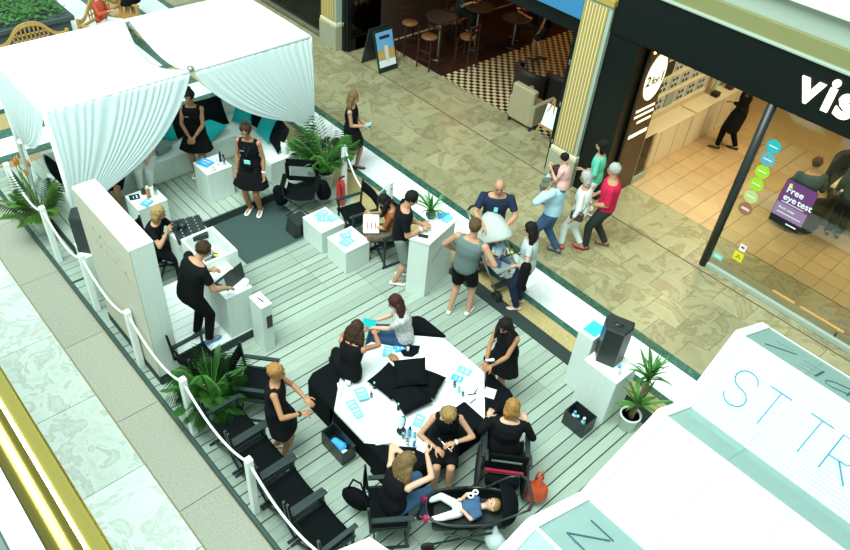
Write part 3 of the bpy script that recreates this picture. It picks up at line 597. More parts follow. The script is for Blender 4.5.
# loudspeakers
def speaker(label, loc, rz, h=.62):
    t = thing('loudspeaker', label, 'loudspeaker', loc, rz, 'black loudspeakers on white stands')
    poly = [(-.17, -.14), (.17, -.14), (.19, -.02), (.12, .17), (-.12, .17), (-.19, -.02)]
    MB().prism(poly, 0, h, .02).obj('cabinet', 'black_plastic', t); MB().prism([(-.15, -.15), (.15, -.15), (.16, -.141), (-.16, -.141)], .04, h-.05).obj('grille', 'rubber', t)
    MB().tube([(-.06, .02, h-.005), (-.05, .02, h+.03), (.05, .02, h+.03), (.06, .02, h-.005)], .012, 6).obj('handle', 'rubber', t); MB().tube([(-.045, 0, h+.002), (.045, .05, h+.002)], .012, 6).obj('bracket', 'steel', t); return t
speaker('black loudspeaker on white stand behind the tall partition', (-9.05, 2.32, .80), R(150))
speaker('black loudspeaker on white stand beside the yucca', (-2.84, 6.60, .88), R(200))
# ================================================================== OCTAGONAL TREATMENT TABLE
tc_ = Vector((-4.31, 4.42)); ap = .98; k_ = ap*.4142
octo = [(tc_.x+a*ap, tc_.y+b*k_) if abs(a) == 1 and c else (tc_.x+a, tc_.y+b) for a, b, c in ((1, -1, 1), (1, 1, 1))]
octo = [(tc_.x+ap, tc_.y-k_), (tc_.x+ap, tc_.y+k_), (tc_.x+k_, tc_.y+ap), (tc_.x-k_, tc_.y+ap), (tc_.x-ap, tc_.y+k_), (tc_.x-ap, tc_.y-k_), (tc_.x-k_, tc_.y-ap), (tc_.x+k_, tc_.y-ap)]
t = thing('octagonal_table', 'large white octagonal table with black skirt in the deck centre', 'table', (0, 0, 0))
MB().prism(octo, .40, .45, .006).obj('top', 'white_lam', t); MB().prism([(tc_.x+(x-tc_.x)*.985, tc_.y+(y-tc_.y)*.985) for x, y in octo], .002, .40).obj('skirt', 'black_cloth', t)
def pouffe(label, sx, sy, over=.10):
    c = (tc_.x+sx*ap, tc_.y+sy*ap); a = (tc_.x+sx*k_, c[1]); b_ = (c[0], tc_.y+sy*k_)
    s = thing('corner_pouffe', label, 'pouffe', (0, 0, 0), 0, 'black corner seats of the table')
    q = .13; o1 = .03
    pts = [(a[0]+sx*.012, a[1]+sy*o1), (c[0]-sx*q, c[1]+sy*o1), (c[0]-sx*.04, c[1]-sy*.005), (c[0]+sx*o1, c[1]-sy*q), (b_[0]+sx*o1, b_[1]+sy*.012)]
    if sx*sy < 0: pts = pts[::-1]
    MB().prism(pts, 0, .40, .01).obj('base', 'black_canvas', s)
    n = Vector((-sx, -sy)).normalized()*over
    pad = [(a[0]+n.x, a[1]+sy*o1)] + [p for p in (pts[1:4] if sx*sy > 0 else pts[1:4][::-1])] + [(b_[0]+sx*o1, b_[1]+n.y)]
    if sx*sy < 0: pad = pad[::-1]
    MB().prism(pad, .452, .50, .03).obj('pad', 'black_cloth', s)
    MB().prism(pts, .40, .45).obj('band', 'black_cloth', s)
pouffe('black corner seat under the woman holding a customer hand', -1, -1); pouffe('black corner seat under the woman in patterned top', -1, 1, .02); pouffe('black corner seat in front of the woman opening a tube', 1, 1, .02); pouffe('black corner seat with mirror and pads next to long haired woman', 1, -1, .16)
o = MB().box((-3.50, 4.42, .475), (.42, .80, .045), .02).obj('seat_pad', 'black_cloth'); tag(o, 'black pad on the table edge under the blonde beautician', 'pad')
o = MB().prism([(-5.03, 4.78), (-4.80, 5.02), (-4.72, 4.92), (-4.72, 4.80), (-4.80, 4.72)], .452, .470).obj('folded_cloth', 'black_cloth'); tag(o, 'small folded black cloth beside the cotton pads on table', 'cloth')
for i, (dx, dy, z, rz, tx, lb) in enumerate(((-.17, -.15, .54, 8, 4, 'black cushion at the left of the pile on table'), (.15, .19, .54, 25, -4, 'black cushion at the right of the pile on table'), (.20, -.12, .545, -10, 3, 'black cushion at the front of the pile on table'), (-.02, .06, .69, -38, 10, 'black cushion lying on top of the pile on table'))):
    cushion(lb, (tc_.x+dx-.06, tc_.y+dy-.02, z), (R(tx), R(tx/2), R(rz)), 'black_cloth', .43, .19, 'cushion', 'black cushions piled on the octagonal table')
# ================================================================== CHAIRS
def director_chair(label, loc, rz, group='black director chairs'):
    t = thing('director_chair', label, 'chair', loc, rz, group)
    for s in (-1, 1):
        x = .27*s
        MB().bar((x, -.20, .635), (x, .27, .635), .055, .022).obj('arm', 'dark_wood', t)
        MB().bar((x, .22, .02), (x, .22, .63), .028, .028).obj('post', 'dark_wood', t); MB().bar((x, -.20, .40), (x, -.24, .90), .028, .028).obj('back_post', 'dark_wood', t)
        MB().bar((x, -.22, .43), (x, .25, .43), .028, .032).obj('seat_rail', 'dark_wood', t); MB().bar((x, -.24, .015), (x, .25, .015), .03, .028).obj('foot', 'dark_wood', t)
    for y in (-.17, .19):
        MB().bar((-.27, y, .03), (.27, y, .42), .02, .035).obj('leg', 'dark_wood', t); MB().bar((.27, y+.022, .03), (-.27, y+.022, .42), .02, .035).obj('leg', 'dark_wood', t)
    mb = MB(); mb.grid(lambda u, v: ((u-.5)*.55, -.20+.44*v, .448-.035*math.sin(math.pi*u)), 10, 4); so = mb.obj('seat', 'black_canvas', t, True); so.modifiers.new('t', 'SOLIDIFY').thickness = .006
    mb = MB(); mb.grid(lambda u, v: ((u-.5)*.57, -.215-.03*v-.035*math.sin(math.pi*u), .68+.19*v), 10, 3); so = mb.obj('backrest', 'black_canvas', t, True); so.modifiers.new('t', 'SOLIDIFY').thickness = .006
    for s in (-1, 1): MB().ell((.27*s, .285, .635), (.008, .006, .008), None, 8, 6).obj('bolt', 'chrome', t)
    return t
dc = director_chair('empty black director chair nearest to the small potted palm in the left row', (-5.20, 2.32, 0), 0, 'row of black director chairs along the rope')
for i, (x, y, rz, lb) in enumerate(((-4.61, 2.33, 1, 'black director chair second from the palm in the left row'), (-4.02, 2.33, -1, 'black director chair third from the palm in the left row'), (-3.43, 2.34, 1, 'black director chair at the near end of the left row'))): dup(dc, (x, y, 0), R(rz), lb)
G2 = 'single black director chairs'
dup(dc, (-5.66, 2.90, 0), R(-48), 'black director chair turned beside the ginger haired woman', G2); dup(dc, (-6.42, 2.52, 0), R(2), 'black director chair half hidden behind the palm next to booth', G2)
dup(dc, (-7.72, 6.22, 0), R(170), 'empty black director chair beside the fire extinguisher', G2); dup(dc, (-6.98, 6.26, 0), R(172), 'black director chair with the woman holding a white bag', G2)
dup(dc, (-8.84, 3.05, 0), R(-55), 'black chair behind partition under the blonde photographer', G2)
dup(dc, (-3.20, 3.08, 0), R(-35), 'black chair under the long haired woman in jeans', G2)
# folding camp chair
t = thing('camp_chair', 'black folding camp chair with crossed legs beside the mat', 'chair', (-8.86, 5.86, 0), R(228))
mb = MB(); mb.grid(lambda u, v: ((u-.5)*.5, -.22+.46*v, .42-.05*math.sin(math.pi*u)), 8, 4); mb.obj('seat', 'black_canvas', t, True).modifiers.new('t', 'SOLIDIFY').thickness = .008
MB().box((0, -.27, .80), (.56, .03, .14), .012, 0, R(8)).obj('back_band', 'black_canvas', t); MB().box((0, -.235, .50), (.5, .03, .10), .012).obj('back_band', 'black_canvas', t)
MB().box((0, -.255, .64), (.40, .008, .19), .003).obj('mesh_panel', 'grey_fabric', t)
for s in (-1, 1):
    MB().box((.26*s, -.25, .64), (.07, .03, .34), .012).obj('back_side', 'black_canvas', t); MB().box((.29*s, .02, .60), (.09, .44, .025), .01).obj('arm', 'black_canvas', t)
    for y in (-.22, .24): MB().tube([(.25*s, y, .42), (-.25*s, y, .01)], .011, 6).obj('leg', 'black_paint', t)
    MB().tube([(.25*s, -.22, .01), (.25*s, .24, .42)], .011, 6).obj('leg', 'black_paint', t); MB().tube([(.29*s, .22, .60), (.25*s, .24, .40)], .011, 6).obj('arm_post', 'black_paint', t)
# ================================================================== ROPE BARRIER
def rope_post(label, x, y, group, h=1.08):
    p = thing('barrier_post', label, 'post', (x, y, 0), 0, group); MB().bx(-.042, .042, -.042, .042, 0, h, .008).obj('shaft', 'white_paint', p); MB().lathe([(.018, 0), (.018, .006), (.006, .006)], n=10, mt=Matrix.Translation((.042, 0, h-.12)) @ Matrix.Rotation(R(90), 4, 'Y')).obj('eyelet', 'steel', p)
LX = [-4.33, -5.77, -7.21, -8.61, -9.98, -11.4]
for i, x in enumerate(LX): rope_post(('white rope post by the near end of the chair row', 'white rope post in front of the palm left of chairs', 'white rope post in front of the partition', 'white rope post near the far corner of the partition', 'white rope post beside the flowering plant', 'white rope post at the far left beyond the flowering plant')[i], x, 2.03, 'white posts along the left deck edge')
def rope(label, a, b, sag, group):
    pts = [Vector(a).lerp(Vector(b), i/14)+Vector((0, 0, -sag*4*(i/14)*(1-i/14))) for i in range(15)]; tag(MB().tube(pts, .016, 8).obj('barrier_rope', 'white_paint', None, True), label, 'rope', group)
xs = [-2.9] + LX
for i in range(6): rope(('white rope beside the near chairs at the bottom', 'white rope beside the chair row under the palm', 'white rope below the corner of partition', 'white rope running along the partition face', 'white rope left of the loudspeaker', 'white rope through the flowering plant')[i], (xs[i]-.05, 2.03, .98), (xs[i+1]+.05, 2.03, .98), .22, 'white ropes on the left deck edge')
rope_post('white rope post next to the fire extinguisher', -8.72, 6.70, 'white posts along the right deck edge'); rope_post('white rope post behind the seated woman with bag', -7.43, 6.66, 'white posts along the right deck edge'); rope('white rope sloping down beside the fire extinguisher', (-8.66, 6.70, .98), (-7.49, 6.66, .98), .5, 'white ropes on the right deck edge')
# fire extinguisher
e = thing('fire_extinguisher', 'red fire extinguisher standing at the deck edge', 'extinguisher', (-8.58, 6.52, 0)); MB().lathe([(.07, 0), (.08, .02), (.08, .42), (.06, .49), (.025, .52), (.02, .55)], n=16).obj('cylinder', 'red_paint', e, True); MB().box((0, .02, .57), (.03, .12, .03), .006).obj('lever', 'black_plastic', e); MB().tube([(0, -.04, .55), (.07, -.08, .5), (.085, -.06, .3), (.08, -.05, .15)], .012, 6).obj('hose', 'black_plastic', e, True)
# ================================================================== PAVILION WITH FOLDED ROOF (lower right)
PX0, PX1 = -1.4, 1.9
prof = [(2.32, 2.50), (2.58, 2.76), (2.87, 2.85), (3.69, 2.38), (4.72, 2.71), (5.35, 2.34), (5.95, 2.97), (6.81, 2.54)]
pv = thing('pavilion', 'white translucent pavilion with folded roof and thin letters', 'pavilion', (0, 0, 0))
kinds = ['poly_lit', 'poly_shaded', 'poly_shaded', 'poly_lit', 'poly_shaded', 'poly_lit', 'poly_shaded']  # light and shade on the folds put into the panel colours
def slab(mb, p, q, x0, x1, th, off=0, ins=0):
    p, q = Vector((0, *p)), Vector((0, *q)); d = (q-p).normalized(); n = Vector((0, -d.z, d.y)); p = p+d*ins+n*off; q = q-d*ins+n*off
    return mb.add([(x, *(v.yz)) for x in (x0, x1) for v in (p, q, q+n*th, p+n*th)], [(0, 1, 2, 3), (7, 6, 5, 4), (0, 4, 5, 1), (1, 5, 6, 2), (2, 6, 7, 3), (3, 7, 4, 0)])
for i in range(7):
    n = 5
    for j in range(n):
        a = PX0+.1+(PX1-PX0-.2)*j/n; b = PX0+.1+(PX1-PX0-.2)*(j+1)/n
        slab(MB(), prof[i], prof[i+1], a+.002, b-.002, .012).obj('roof_panel', kinds[i], pv)
    slab(MB(), prof[i], prof[i+1], PX0, PX0+.1, .035, -.01).obj('end_frame', 'white_lam', pv); slab(MB(), prof[i], prof[i+1], PX1-.1, PX1, .035, -.01).obj('end_frame', 'white_lam', pv)
    for j in range(1, n): slab(MB(), prof[i], prof[i+1], PX0+.1+(PX1-PX0-.2)*j/n-.012, PX0+.1+(PX1-PX0-.2)*j/n+.012, .03, -.045).obj('rafter', 'white_paint', pv)
for (y, z) in prof[1:]: MB().tube([(PX0, y, z), (PX1, y, z)], .018, 6).obj('purlin', 'white_lam', pv)
for y in (2.45, 6.70):
    for x in (PX0+.05, PX1-.05): MB().bx(x-.04, x+.04, y-.04, y+.04, 0, 2.5, .006).obj('post', 'white_lam', pv)
    MB().bx(PX0, PX1, y-.04, y+.04, 2.42, 2.52, .006).obj('beam', 'white_lam', pv)
for x in (PX0+.05, PX1-.05): MB().bx(x-.03, x+.03, 2.45, 6.70, 2.24, 2.34, .006).obj('tie_beam', 'white_lam', pv)
def on_face(i, x, t):   # point on face i at x, fraction t up the slope
    p, q = Vector(prof[i]), Vector(prof[i+1]); m_ = p.lerp(q, t); d = (q-p).normalized(); n = Vector((-d.y, d.x)); m_ = m_+n*.016; return (x, m_.x, m_.y)
def stroke(i, pts, m_, r=.006): MB().tube([on_face(i, *p) for p in pts], r, 5).obj('letter_stroke', m_, pv)
def L_S(i, x, w, t0, t1, m_):
    pts = []
    for k in range(19):
        a = R(20+250*k/18) if k < 10 else 0
    cx = x+w/2; h = (t1-t0)/4
    for k in range(10): a = R(10+ (250/9)*k); pts.append((cx+w/2*math.cos(a), t1-h+h*math.sin(a)))
    for k in range(10): a = R(80-(250/9)*k); pts.append((cx+w/2*math.cos(a), t0+h+h*math.sin(a)))
    stroke(i, pts, m_)
FD, FE = 5, 6
L_S(FD, -1.15, .22, .29, .72, 'letter_blue')
stroke(FD, [(-.84, .715), (-.62, .715)], 'letter_blue'); stroke(FD, [(-.73, .715), (-.74, .29)], 'letter_blue')
stroke(FD, [(-.43, .715), (-.21, .715)], 'letter_blue'); stroke(FD, [(-.32, .715), (-.33, .29)], 'letter_blue')
stroke(FD, [(-.12, .29), (-.12, .715), (.04, .72), (.10, .66), (.10, .53), (.05, .47), (-.12, .46)], 'letter_blue'); stroke(FD, [(-.02, .46), (.12, .28)], 'letter_blue', .008)
stroke(FE, [(-1.14, .20), (-.89, .56)], 'letter_dark'); stroke(FE, [(-1.12, .58), (-.94, .62)], 'letter_grey', .005)
stroke(FE, [(-.60, .56), (-.61, .20)], 'letter_dark', .010)
for tt, xa in ((.56, -.62), (.40, -.62), (.24, -.60)): stroke(FE, [(xa, tt), (-.80, tt-.06)], 'letter_grey', .005)
stroke(FE, [(-.30, .56), (-.30, .22)], 'letter_dark', .010); stroke(FE, [(-.30, .30), (-.44, .18), (-.51, .20), (-.52, .30), (-.46, .42), (-.30, .54)], 'letter_dark')
stroke(2, [(-1.14, .71), (-.90, .70)], 'letter_dark', .008); stroke(2, [(-1.05, .24), (-1.15, .26), (-.92, .66)], 'letter_dark', .008); stroke(2, [(-1.15, .26), (-.90, .24)], 'letter_dark', .008)
# low faceted plinth at the bottom edge
t = thing('faceted_plinth', 'low white faceted plinth cut by the bottom edge of view', 'plinth', (-2.56, 2.24, 0))
hx = [(.36*math.cos(R(60*i+14)), .36*math.sin(R(60*i+14))) for i in range(6)]
MB().prism(hx, 0, .97).obj('body', 'white_wash', t); MB().prism([(x*1.04, y*1.04) for x, y in hx], .97, 1.0, .01).obj('top', 'white_lam', t)

# ================================================================== PEOPLE
def ik(root, tgt, l1, l2, pole):
    d = tgt-root; L = min(max(d.length, abs(l1-l2)+.02), l1+l2-.002); dn = d.normalized(); a = (l1*l1-l2*l2+L*L)/(2*L); h = math.sqrt(max(l1*l1-a*a, 0))
    p = pole-dn*pole.dot(dn); p = p.normalized() if p.length > 1e-5 else dn.orthogonal().normalized()
    return root+dn*a+p*h, root+dn*L
V = Vector
from mathutils import noise as mnoise
def rough_hair(me, a):
    for v in me.vertices:
        n = mnoise.noise(V((v.co.x*34, v.co.y*34, v.co.z*14)))+.6*mnoise.noise(v.co*70); v.co += v.normal*a*n
def person(label, loc, head, h=1.68, sex='f', skin='skin', pz=.93, po=(0, 0), lean=3, side=0, twist=0, hyaw=0, hpitch=10, hroll=0, hl=None, hr=None, el=None, er=None, fl=(-.09, 0), fr=(.09, 0), ft=(6, -6), kn=(0, 1, 0),
           top=None, sleeve=0, bottom=None, leg=1.0, skirt=None, hem=.5, shoes='shoe_white', hair='hair_brown', style='short', hlen=.35, curl=.5, hdir=None, vox=.0135, wide=1.0, face=True, extra=None, group=None, nolegs=False, name='person'):
    s = h/1.70; root = thing(name, label, 'person', loc, R(head-90), group); root.scale = (s, s, s)
    f_ = sex == 'f'; P = V((po[0], po[1], pz))
    t1 = Matrix.Rotation(R(-lean), 3, 'X') @ Matrix.Rotation(R(side), 3, 'Y') @ V((0, 0, 1)); t0 = (V((0, 0, 1))*1.1+t1).normalized()
    N = P+t0*.24+t1*.26
    rx = V((1, 0, 0)); rsh = Matrix.Rotation(R(twist), 3, 'Z') @ rx
    def spine(q):  # q metres above the pelvis
        u = max(0, q/.5); u = min(u, 1.15); a = P; b = P+t0*.25; c = N
        return a*(1-u)**2+b*2*u*(1-u)+c*u*u if q >= 0 else P+V((0, 0, q))
    def axes(q):
        u = min(max(q/.5, 0), 1); t = t0.lerp(t1, u).normalized() if q >= 0 else V((0, 0, 1)); x = rx.lerp(rsh, u).normalized(); y = t.cross(x).normalized(); return y.cross(t).normalized(), y
    W = ([(-.10, .115, .095), (-.03, .168, .115), (.06, .165, .112), (.17, .128, .092), (.29, .145, .115), (.39, .158, .10), (.45, .145, .072), (.495, .06, .055)] if f_ else
         [(-.10, .11, .095), (-.03, .158, .112), (.06, .155, .112), (.17, .150, .108), (.29, .172, .122), (.39, .190, .112), (.45, .175, .082), (.495, .065, .06)])
    W = [(q, a*wide, b*wide) for q, a, b in W]
    def torso(mb, lo, hi, off):
        rr = []
        pts = [w for w in W if lo <= w[0] <= hi]
        def interp(q):
            for (q0, a0, b0), (q1, a1, b1) in zip(W, W[1:]):
                if q0 <= q <= q1: k = (q-q0)/(q1-q0); return (q, a0+(a1-a0)*k, b0+(b1-b0)*k)
        if lo > W[0][0]: pts = [interp(lo)]+[p for p in pts if p[0] > lo+.01]
        if hi < W[-1][0]: pts = [p for p in pts if p[0] < hi-.01]+[interp(hi)]
        for q, a, b in pts:
            c = spine(q); x, y = axes(q); a += off; b += off
            rr.append([c+x*a*math.copysign(abs(math.cos(z))**.85, math.cos(z))+y*b*math.copysign(abs(math.sin(z))**.85, math.sin(z)) for z in [2*math.pi*k/16 for k in range(16)]])
        mb.rings(rr)
    # limbs
    ua, fa = .285, .25; ax, ay = axes(.44); shw = .158 if f_ else .192; shw *= wide
    SH = {-1: spine(.435)-ax*shw, 1: spine(.435)+ax*shw}
    HT = {-1: V(hl) if hl else SH[-1]+V((-.06, .04, -.52)), 1: V(hr) if hr else SH[1]+V((.06, .04, -.52))}
    EP = {-1: V(el) if el else V((-.5, -1, -.3)), 1: V(er) if er else V((.5, -1, -.3))}
    EL, WR = {}, {}
    for k in (-1, 1): EL[k], WR[k] = ik(SH[k], HT[k], ua, fa, EP[k])
    ul, ll = .435, .415; HP = {-1: P+V((-.088, 0, -.05)), 1: P+V((.088, 0, -.05))}; KN, AN = {}, {}
    for k, ftp, tt in ((-1, fl, ft[0]), (1, fr, ft[1])):
        tg = V((ftp[0], ftp[1], ftp[2] if len(ftp) > 2 else .075)); KN[k], AN[k] = ik(HP[k], tg, ul, ll, V(kn))
    # head frame
    hm = Matrix.Rotation(R(-hyaw), 3, 'Z') @ Matrix.Rotation(R(-hpitch), 3, 'X') @ Matrix.Rotation(R(hroll), 3, 'Y')
    HC = N+t1*.065+hm @ V((0, .018, .105)); h_ = lambda x, y, z: HC+hm @ V((x, y, z))
    # ---- body (one continuous skin)
    b = MB(); torso(b, -.10, .495, 0)
    b.cap(N-t1*.05, h_(0, -.01, -.06), .052 if f_ else .06, .05 if f_ else .056)
    b.ell(HC+hm @ V((0, -.008, .02)), (.074, .093, .095), hm); b.ell(h_(0, .022, -.045), (.056, .066, .07), hm); b.ell(h_(0, .092, -.02), (.013, .02, .022), hm)
    for k in (-1, 1): b.ell(h_(.074*k, -.005, -.012), (.01, .02, .03), hm)
    am = .9 if f_ else 1.12
    for k in (-1, 1):
        b.ell(SH[k]-t1*.01, (.058*am, .055*am, .058*am)); b.cap(SH[k], EL[k], .047*am, .038*am); b.cap(EL[k], EL[k].lerp(WR[k], .3), .038*am, .041*am); b.cap(EL[k].lerp(WR[k], .3), WR[k], .041*am, .027*am)
        if not nolegs:
            b.cap(HP[k], KN[k], .088*wide, .056); b.cap(KN[k], KN[k].lerp(AN[k], .32), .055, .057); b.cap(KN[k].lerp(AN[k], .32), AN[k], .057, .036)
            fd = Matrix.Rotation(R((ft[0] if k < 0 else ft[1])), 3, 'Z') @ V((0, 1, 0)); b.cap(AN[k]+V((0, 0, -.035))-fd*.03, AN[k]+V((0, 0, -.045))+fd*.13, .036, .028)
    me = remesh(b, 'body', vox, 3)
    # hands: palm, four bent fingers and a thumb, joined to the body mesh
    hb = MB()
    for k in (-1, 1):
        d = (WR[k]-EL[k]).normalized(); n_ = d.cross(V((k, .35, .2))); n_ = n_.normalized() if n_.length > .05 else V((0, 0, 1)); sd = n_.cross(d).normalized()
        if sd.y*1.0+sd.x*(-k)*.4 < 0: sd = -sd; 
        pal = V((-k, .2, -.6)); n_ = d.cross(sd).normalized()
        if n_.dot(pal) < 0: n_ = -n_
        rot = Matrix((sd, n_, d)).transposed(); c0 = WR[k]+d*.045
        hb.ell(c0, (.042, .017, .056), rot, 10, 6)
        for i, (o, L) in enumerate(((.030, .070), (.010, .080), (-.011, .075), (-.030, .058))):
            p0 = c0+sd*o+d*.035; c1 = curl; p1 = p0+(d*math.cos(c1*.6)+n_*math.sin(c1*.6))*L*.45; p2 = p1+(d*math.cos(c1*1.5)+n_*math.sin(c1*1.5))*L*.35; p3 = p2+(d*math.cos(c1*2.2)+n_*math.sin(c1*2.2))*L*.25
            hb.tube([p0, p1, p2, p3], [.0095, .009, .008, .005], 6)
        p0 = c0+sd*.032-d*.02; hb.tube([p0, p0+sd*.03+d*.025+n_*.008, p0+sd*.042+d*.05+n_*.018, p0+sd*.044+d*.068+n_*.026], [.012, .011, .009, .006], 6)
    bm = hb.mesh('hands')
    import bmesh
    q = bmesh.new(); q.from_mesh(me); q.from_mesh(bm); q.to_mesh(me); q.free(); bpy.data.meshes.remove(bm)
    link('body', me, skin, root, True)
    # ---- clothes
    if top:
        c = MB(); lo = {'dress': -.10}.get(bottom, -.06 if sleeve >= 0 else 0); torso(c, -.09, .468, .016)
        for k in (-1, 1):
            if sleeve > 0:
                c.ell(SH[k]-t1*.012, (.060*am, .058*am, .058*am)); e1 = SH[k].lerp(EL[k], min(1, sleeve/.5)); c.cap(SH[k], e1,   .058*am, .056*am, 10, False, True)
                if sleeve > .5: c.cap(EL[k], EL[k].lerp(WR[k], (sleeve-.5)*2*.97), .055*am, .042*am, 10, False, True)
            else: c.cap(spine(.45)+ax*k*.05, SH[k]-ax*k*.028+t1*.022, .034, .028)
        link('top', remesh(c, 'top', vox*1.05, 2), top, root, True)
    if skirt:
        c = MB(); seated = KN[1].z > P.z-.22 or KN[-1].z > P.z-.22
        torso(c, -.09, .14, .02)
        if seated:
            for k in (-1, 1): c.cap(HP[k], HP[k].lerp(KN[k], hem*1.15), .115, .098, 12, False, True)
            c.cap((HP[1]+HP[-1])/2, ((HP[1]+HP[-1])/2).lerp((KN[1]+KN[-1])/2, hem*1.12), .11, .09, 12, False, True)
        else:
            hz = P.z-.08-.40*hem; ctr = ((KN[1]+KN[-1])/2); rr = []; fw_ = .03+abs(KN[1].x-KN[-1].x)*.5
            for z, w_, d_ in ((P.z+.12, .15, .115), (P.z+.02, .178, .14), (P.z-.10, .20, .165), ((P.z-.1+hz)/2, .20+fw_*.4, .172), (hz, .20+fw_*.8, .18)):
                cc = spine(max(0, z-P.z)) if z > P.z else P.lerp(V((ctr.x, ctr.y, z)), .7*min(1, (P.z-z)/.4)); rr.append([V((cc.x+w_*math.cos(a)*(1+.035*math.sin(6*a)*(1 if z < P.z else 0)), cc.y+d_*math.sin(a)*(1+.035*math.sin(6*a)*(1 if z < P.z else 0)), z)) for a in [2*math.pi*i/28 for i in range(28)]])
            c.rings(rr)
        link('skirt', remesh(c, 'skirt', vox*1.05, 2), skirt, root, True)
    if bottom and not nolegs:
        c = MB(); torso(c, -.10, .10, .012)
        for k in (-1, 1):
            L1 = min(1, leg/.5); c.cap(HP[k], HP[k].lerp(KN[k], L1), .102*wide, .074 if leg > .5 else .092, 12, False, True)
            if leg > .5: c.cap(KN[k], KN[k].lerp(AN[k], (leg-.5)*2*.98), .074, .056, 12, False, True)
        link('trousers', remesh(c, 'trousers', vox*1.05, 2), bottom, root, True)
    if shoes and not nolegs:
        for k in (-1, 1):
            fd = Matrix.Rotation(R((ft[0] if k < 0 else ft[1])), 3, 'Z') @ V((0, 1, 0)); A = AN[k]; c = MB(); sx = fd.cross(V((0, 0, 1))); rr = []
            for y_, w_, h0, h1 in ((-.075, .018, .004, .05), (-.06, .034, 0, .062), (-.02, .036, 0, .066), (.05, .040, 0, .058), (.11, .045, 0, .046), (.155, .038, .002, .034), (.178, .016, .006, .022)):
                cc = V((A.x, A.y, A.z-.075))+fd*y_; rr.append([cc+sx*w_*math.cos(a)+V((0, 0, (h0+h1)/2+(h1-h0)/2*math.sin(a)+.004)) for a in [2*math.pi*i/12 for i in range(12)]])
            c.rings(rr); c.obj('shoe', shoes, root, True)
    # ---- hair and face
    if style != 'bald':
        c = MB(); c.ell(h_(0, -.022, .032), (.092, .102, .102), hm); bk = hm @ V((0, -1, 0)); dn = V(hdir).normalized() if hdir else (-t1*.65-V((0, 0, 1))*.35).normalized()
        if style == 'bun': c.ell(h_(0, -.045, .135), (.048, .048, .042), hm); c.ell(h_(0, -.03, .105), (.035, .035, .03), hm)
        if style in ('bob', 'long', 'pony'):
            c.ell(h_(0, -.055, -.02), (.082, .068, .085), hm)
            if style != 'pony':
                for k in (-1, 1): c.cap(h_(.066*k, -.015, .03), h_(.075*k, -.02, -.10), .034, .03)
        if style == 'bob': c.cap(h_(-.05, -.06, -.06), h_(.05, -.06, -.06), .05, .05); c.cap(h_(-.055, -.05, -.12), h_(.055, -.05, -.12), .035, .035)
        if style in ('long', 'pony'):
            n = 5 if style == 'long' else 1
            for i in range(n):
                o = (i-(n-1)/2)*.042 if n > 1 else 0; st = h_(o, -.075+abs(o)*.55, -.02); p1 = st+dn*.13+bk*.022; p2 = p1+dn*max(.02, hlen-.16)*(1-abs(o)*2)
                p1 = p1+(hm @ V((o*.35, 0, 0))); p2 = p2+(hm @ V((o*.5, 0, 0))); c.cap(st, p1, .046, .042); c.cap(p1, p2, .042, .02)
        hmesh = remesh(c, 'hair', .012, 2); rough_hair(hmesh, .011 if style in ('short', 'bob') else .009); link('hair', hmesh, hair, root, True)
    if face:
        for k in (-1, 1): MB().ell(h_(.031*k, .078, .003), (.011, .007, .006), hm, 8, 6).obj('eye', 'eye', root, True); MB().ell(h_(.031*k, .082, .022), (.017, .006, .004), hm, 8, 4).obj('eyebrow', hair if style != 'bald' else 'hair_brown', root, True)
        MB().ell(h_(0, .086, -.062), (.024, .007, .007), hm, 8, 6).obj('mouth', 'lip', root, True)
    if extra: extra(root, dict(P=P, N=N, HC=HC, h=h_, SH=SH, EL=EL, WR=WR, KN=KN, AN=AN, spine=spine, axes=axes, t1=t1))
    return root
def lanyard(badge=None):
    def fn(root, J):
        x, y = J['axes'](.3); pts = [J['N']-x*.06+y*.02, J['spine'](.36)+y*.135-x*.035, J['spine'](.24)+y*.135]; pts2 = [J['N']+x*.06+y*.02, J['spine'](.36)+y*.135+x*.035, J['spine'](.24)+y*.135]
        MB().tube(pts, .005, 5).obj('lanyard', 'rubber', root); MB().tube(pts2, .005, 5).obj('lanyard', 'rubber', root)
        if badge: c = J['spine'](.14)+y*.14; MB().box(c, (.10, .012, .07), .003).obj('badge', badge, root)
    return fn
def both(*fs):
    def fn(root, J):
        for f in fs: f(root, J)
    return fn
def pouch(root, J):
    x, y = J['axes'](0); MB().box(J['P']+y*.155+V((0, 0, .05)), (.16, .05, .11), .015).obj('belt_pouch', 'black_canvas', root)
def name_tag(root, J):
    x, y = J['axes'](.33); MB().box(J['spine'](.33)+y*.128+x*.07, (.07, .008, .02), .002).obj('name_tag', 'letter_grey', root)
def watch(k, m='white_paint'):
    def fn(root, J): d = (J['WR'][k]-J['EL'][k]).normalized(); MB().cap(J['WR'][k]-d*.035, J['WR'][k]-d*.01, .033, .032, 10, True, True).obj('watch', m, root)
    return fn
def strap_bag(m, sm=None, k=1):
    def fn(root, J):
        x, y = J['axes'](.2); P = J['P']; a = J['SH'][-k]+V((0, 0, .05)); pts = [a, J['spine'](.3)+y*.14, P+x*.19*k+V((0, .06, .06))]; MB().tube(pts, .012, 6).obj('bag_strap', m, root); MB().tube([a, J['spine'](.3)-y*.14, P+x*.19*k+V((0, -.06, .06))], .012, 6).obj('bag_strap', m, root); MB().box(P+x*.21*k+V((0, 0, -.02)), (.08, .24, .20), .03).obj('shoulder_bag', m, root)
    return fn

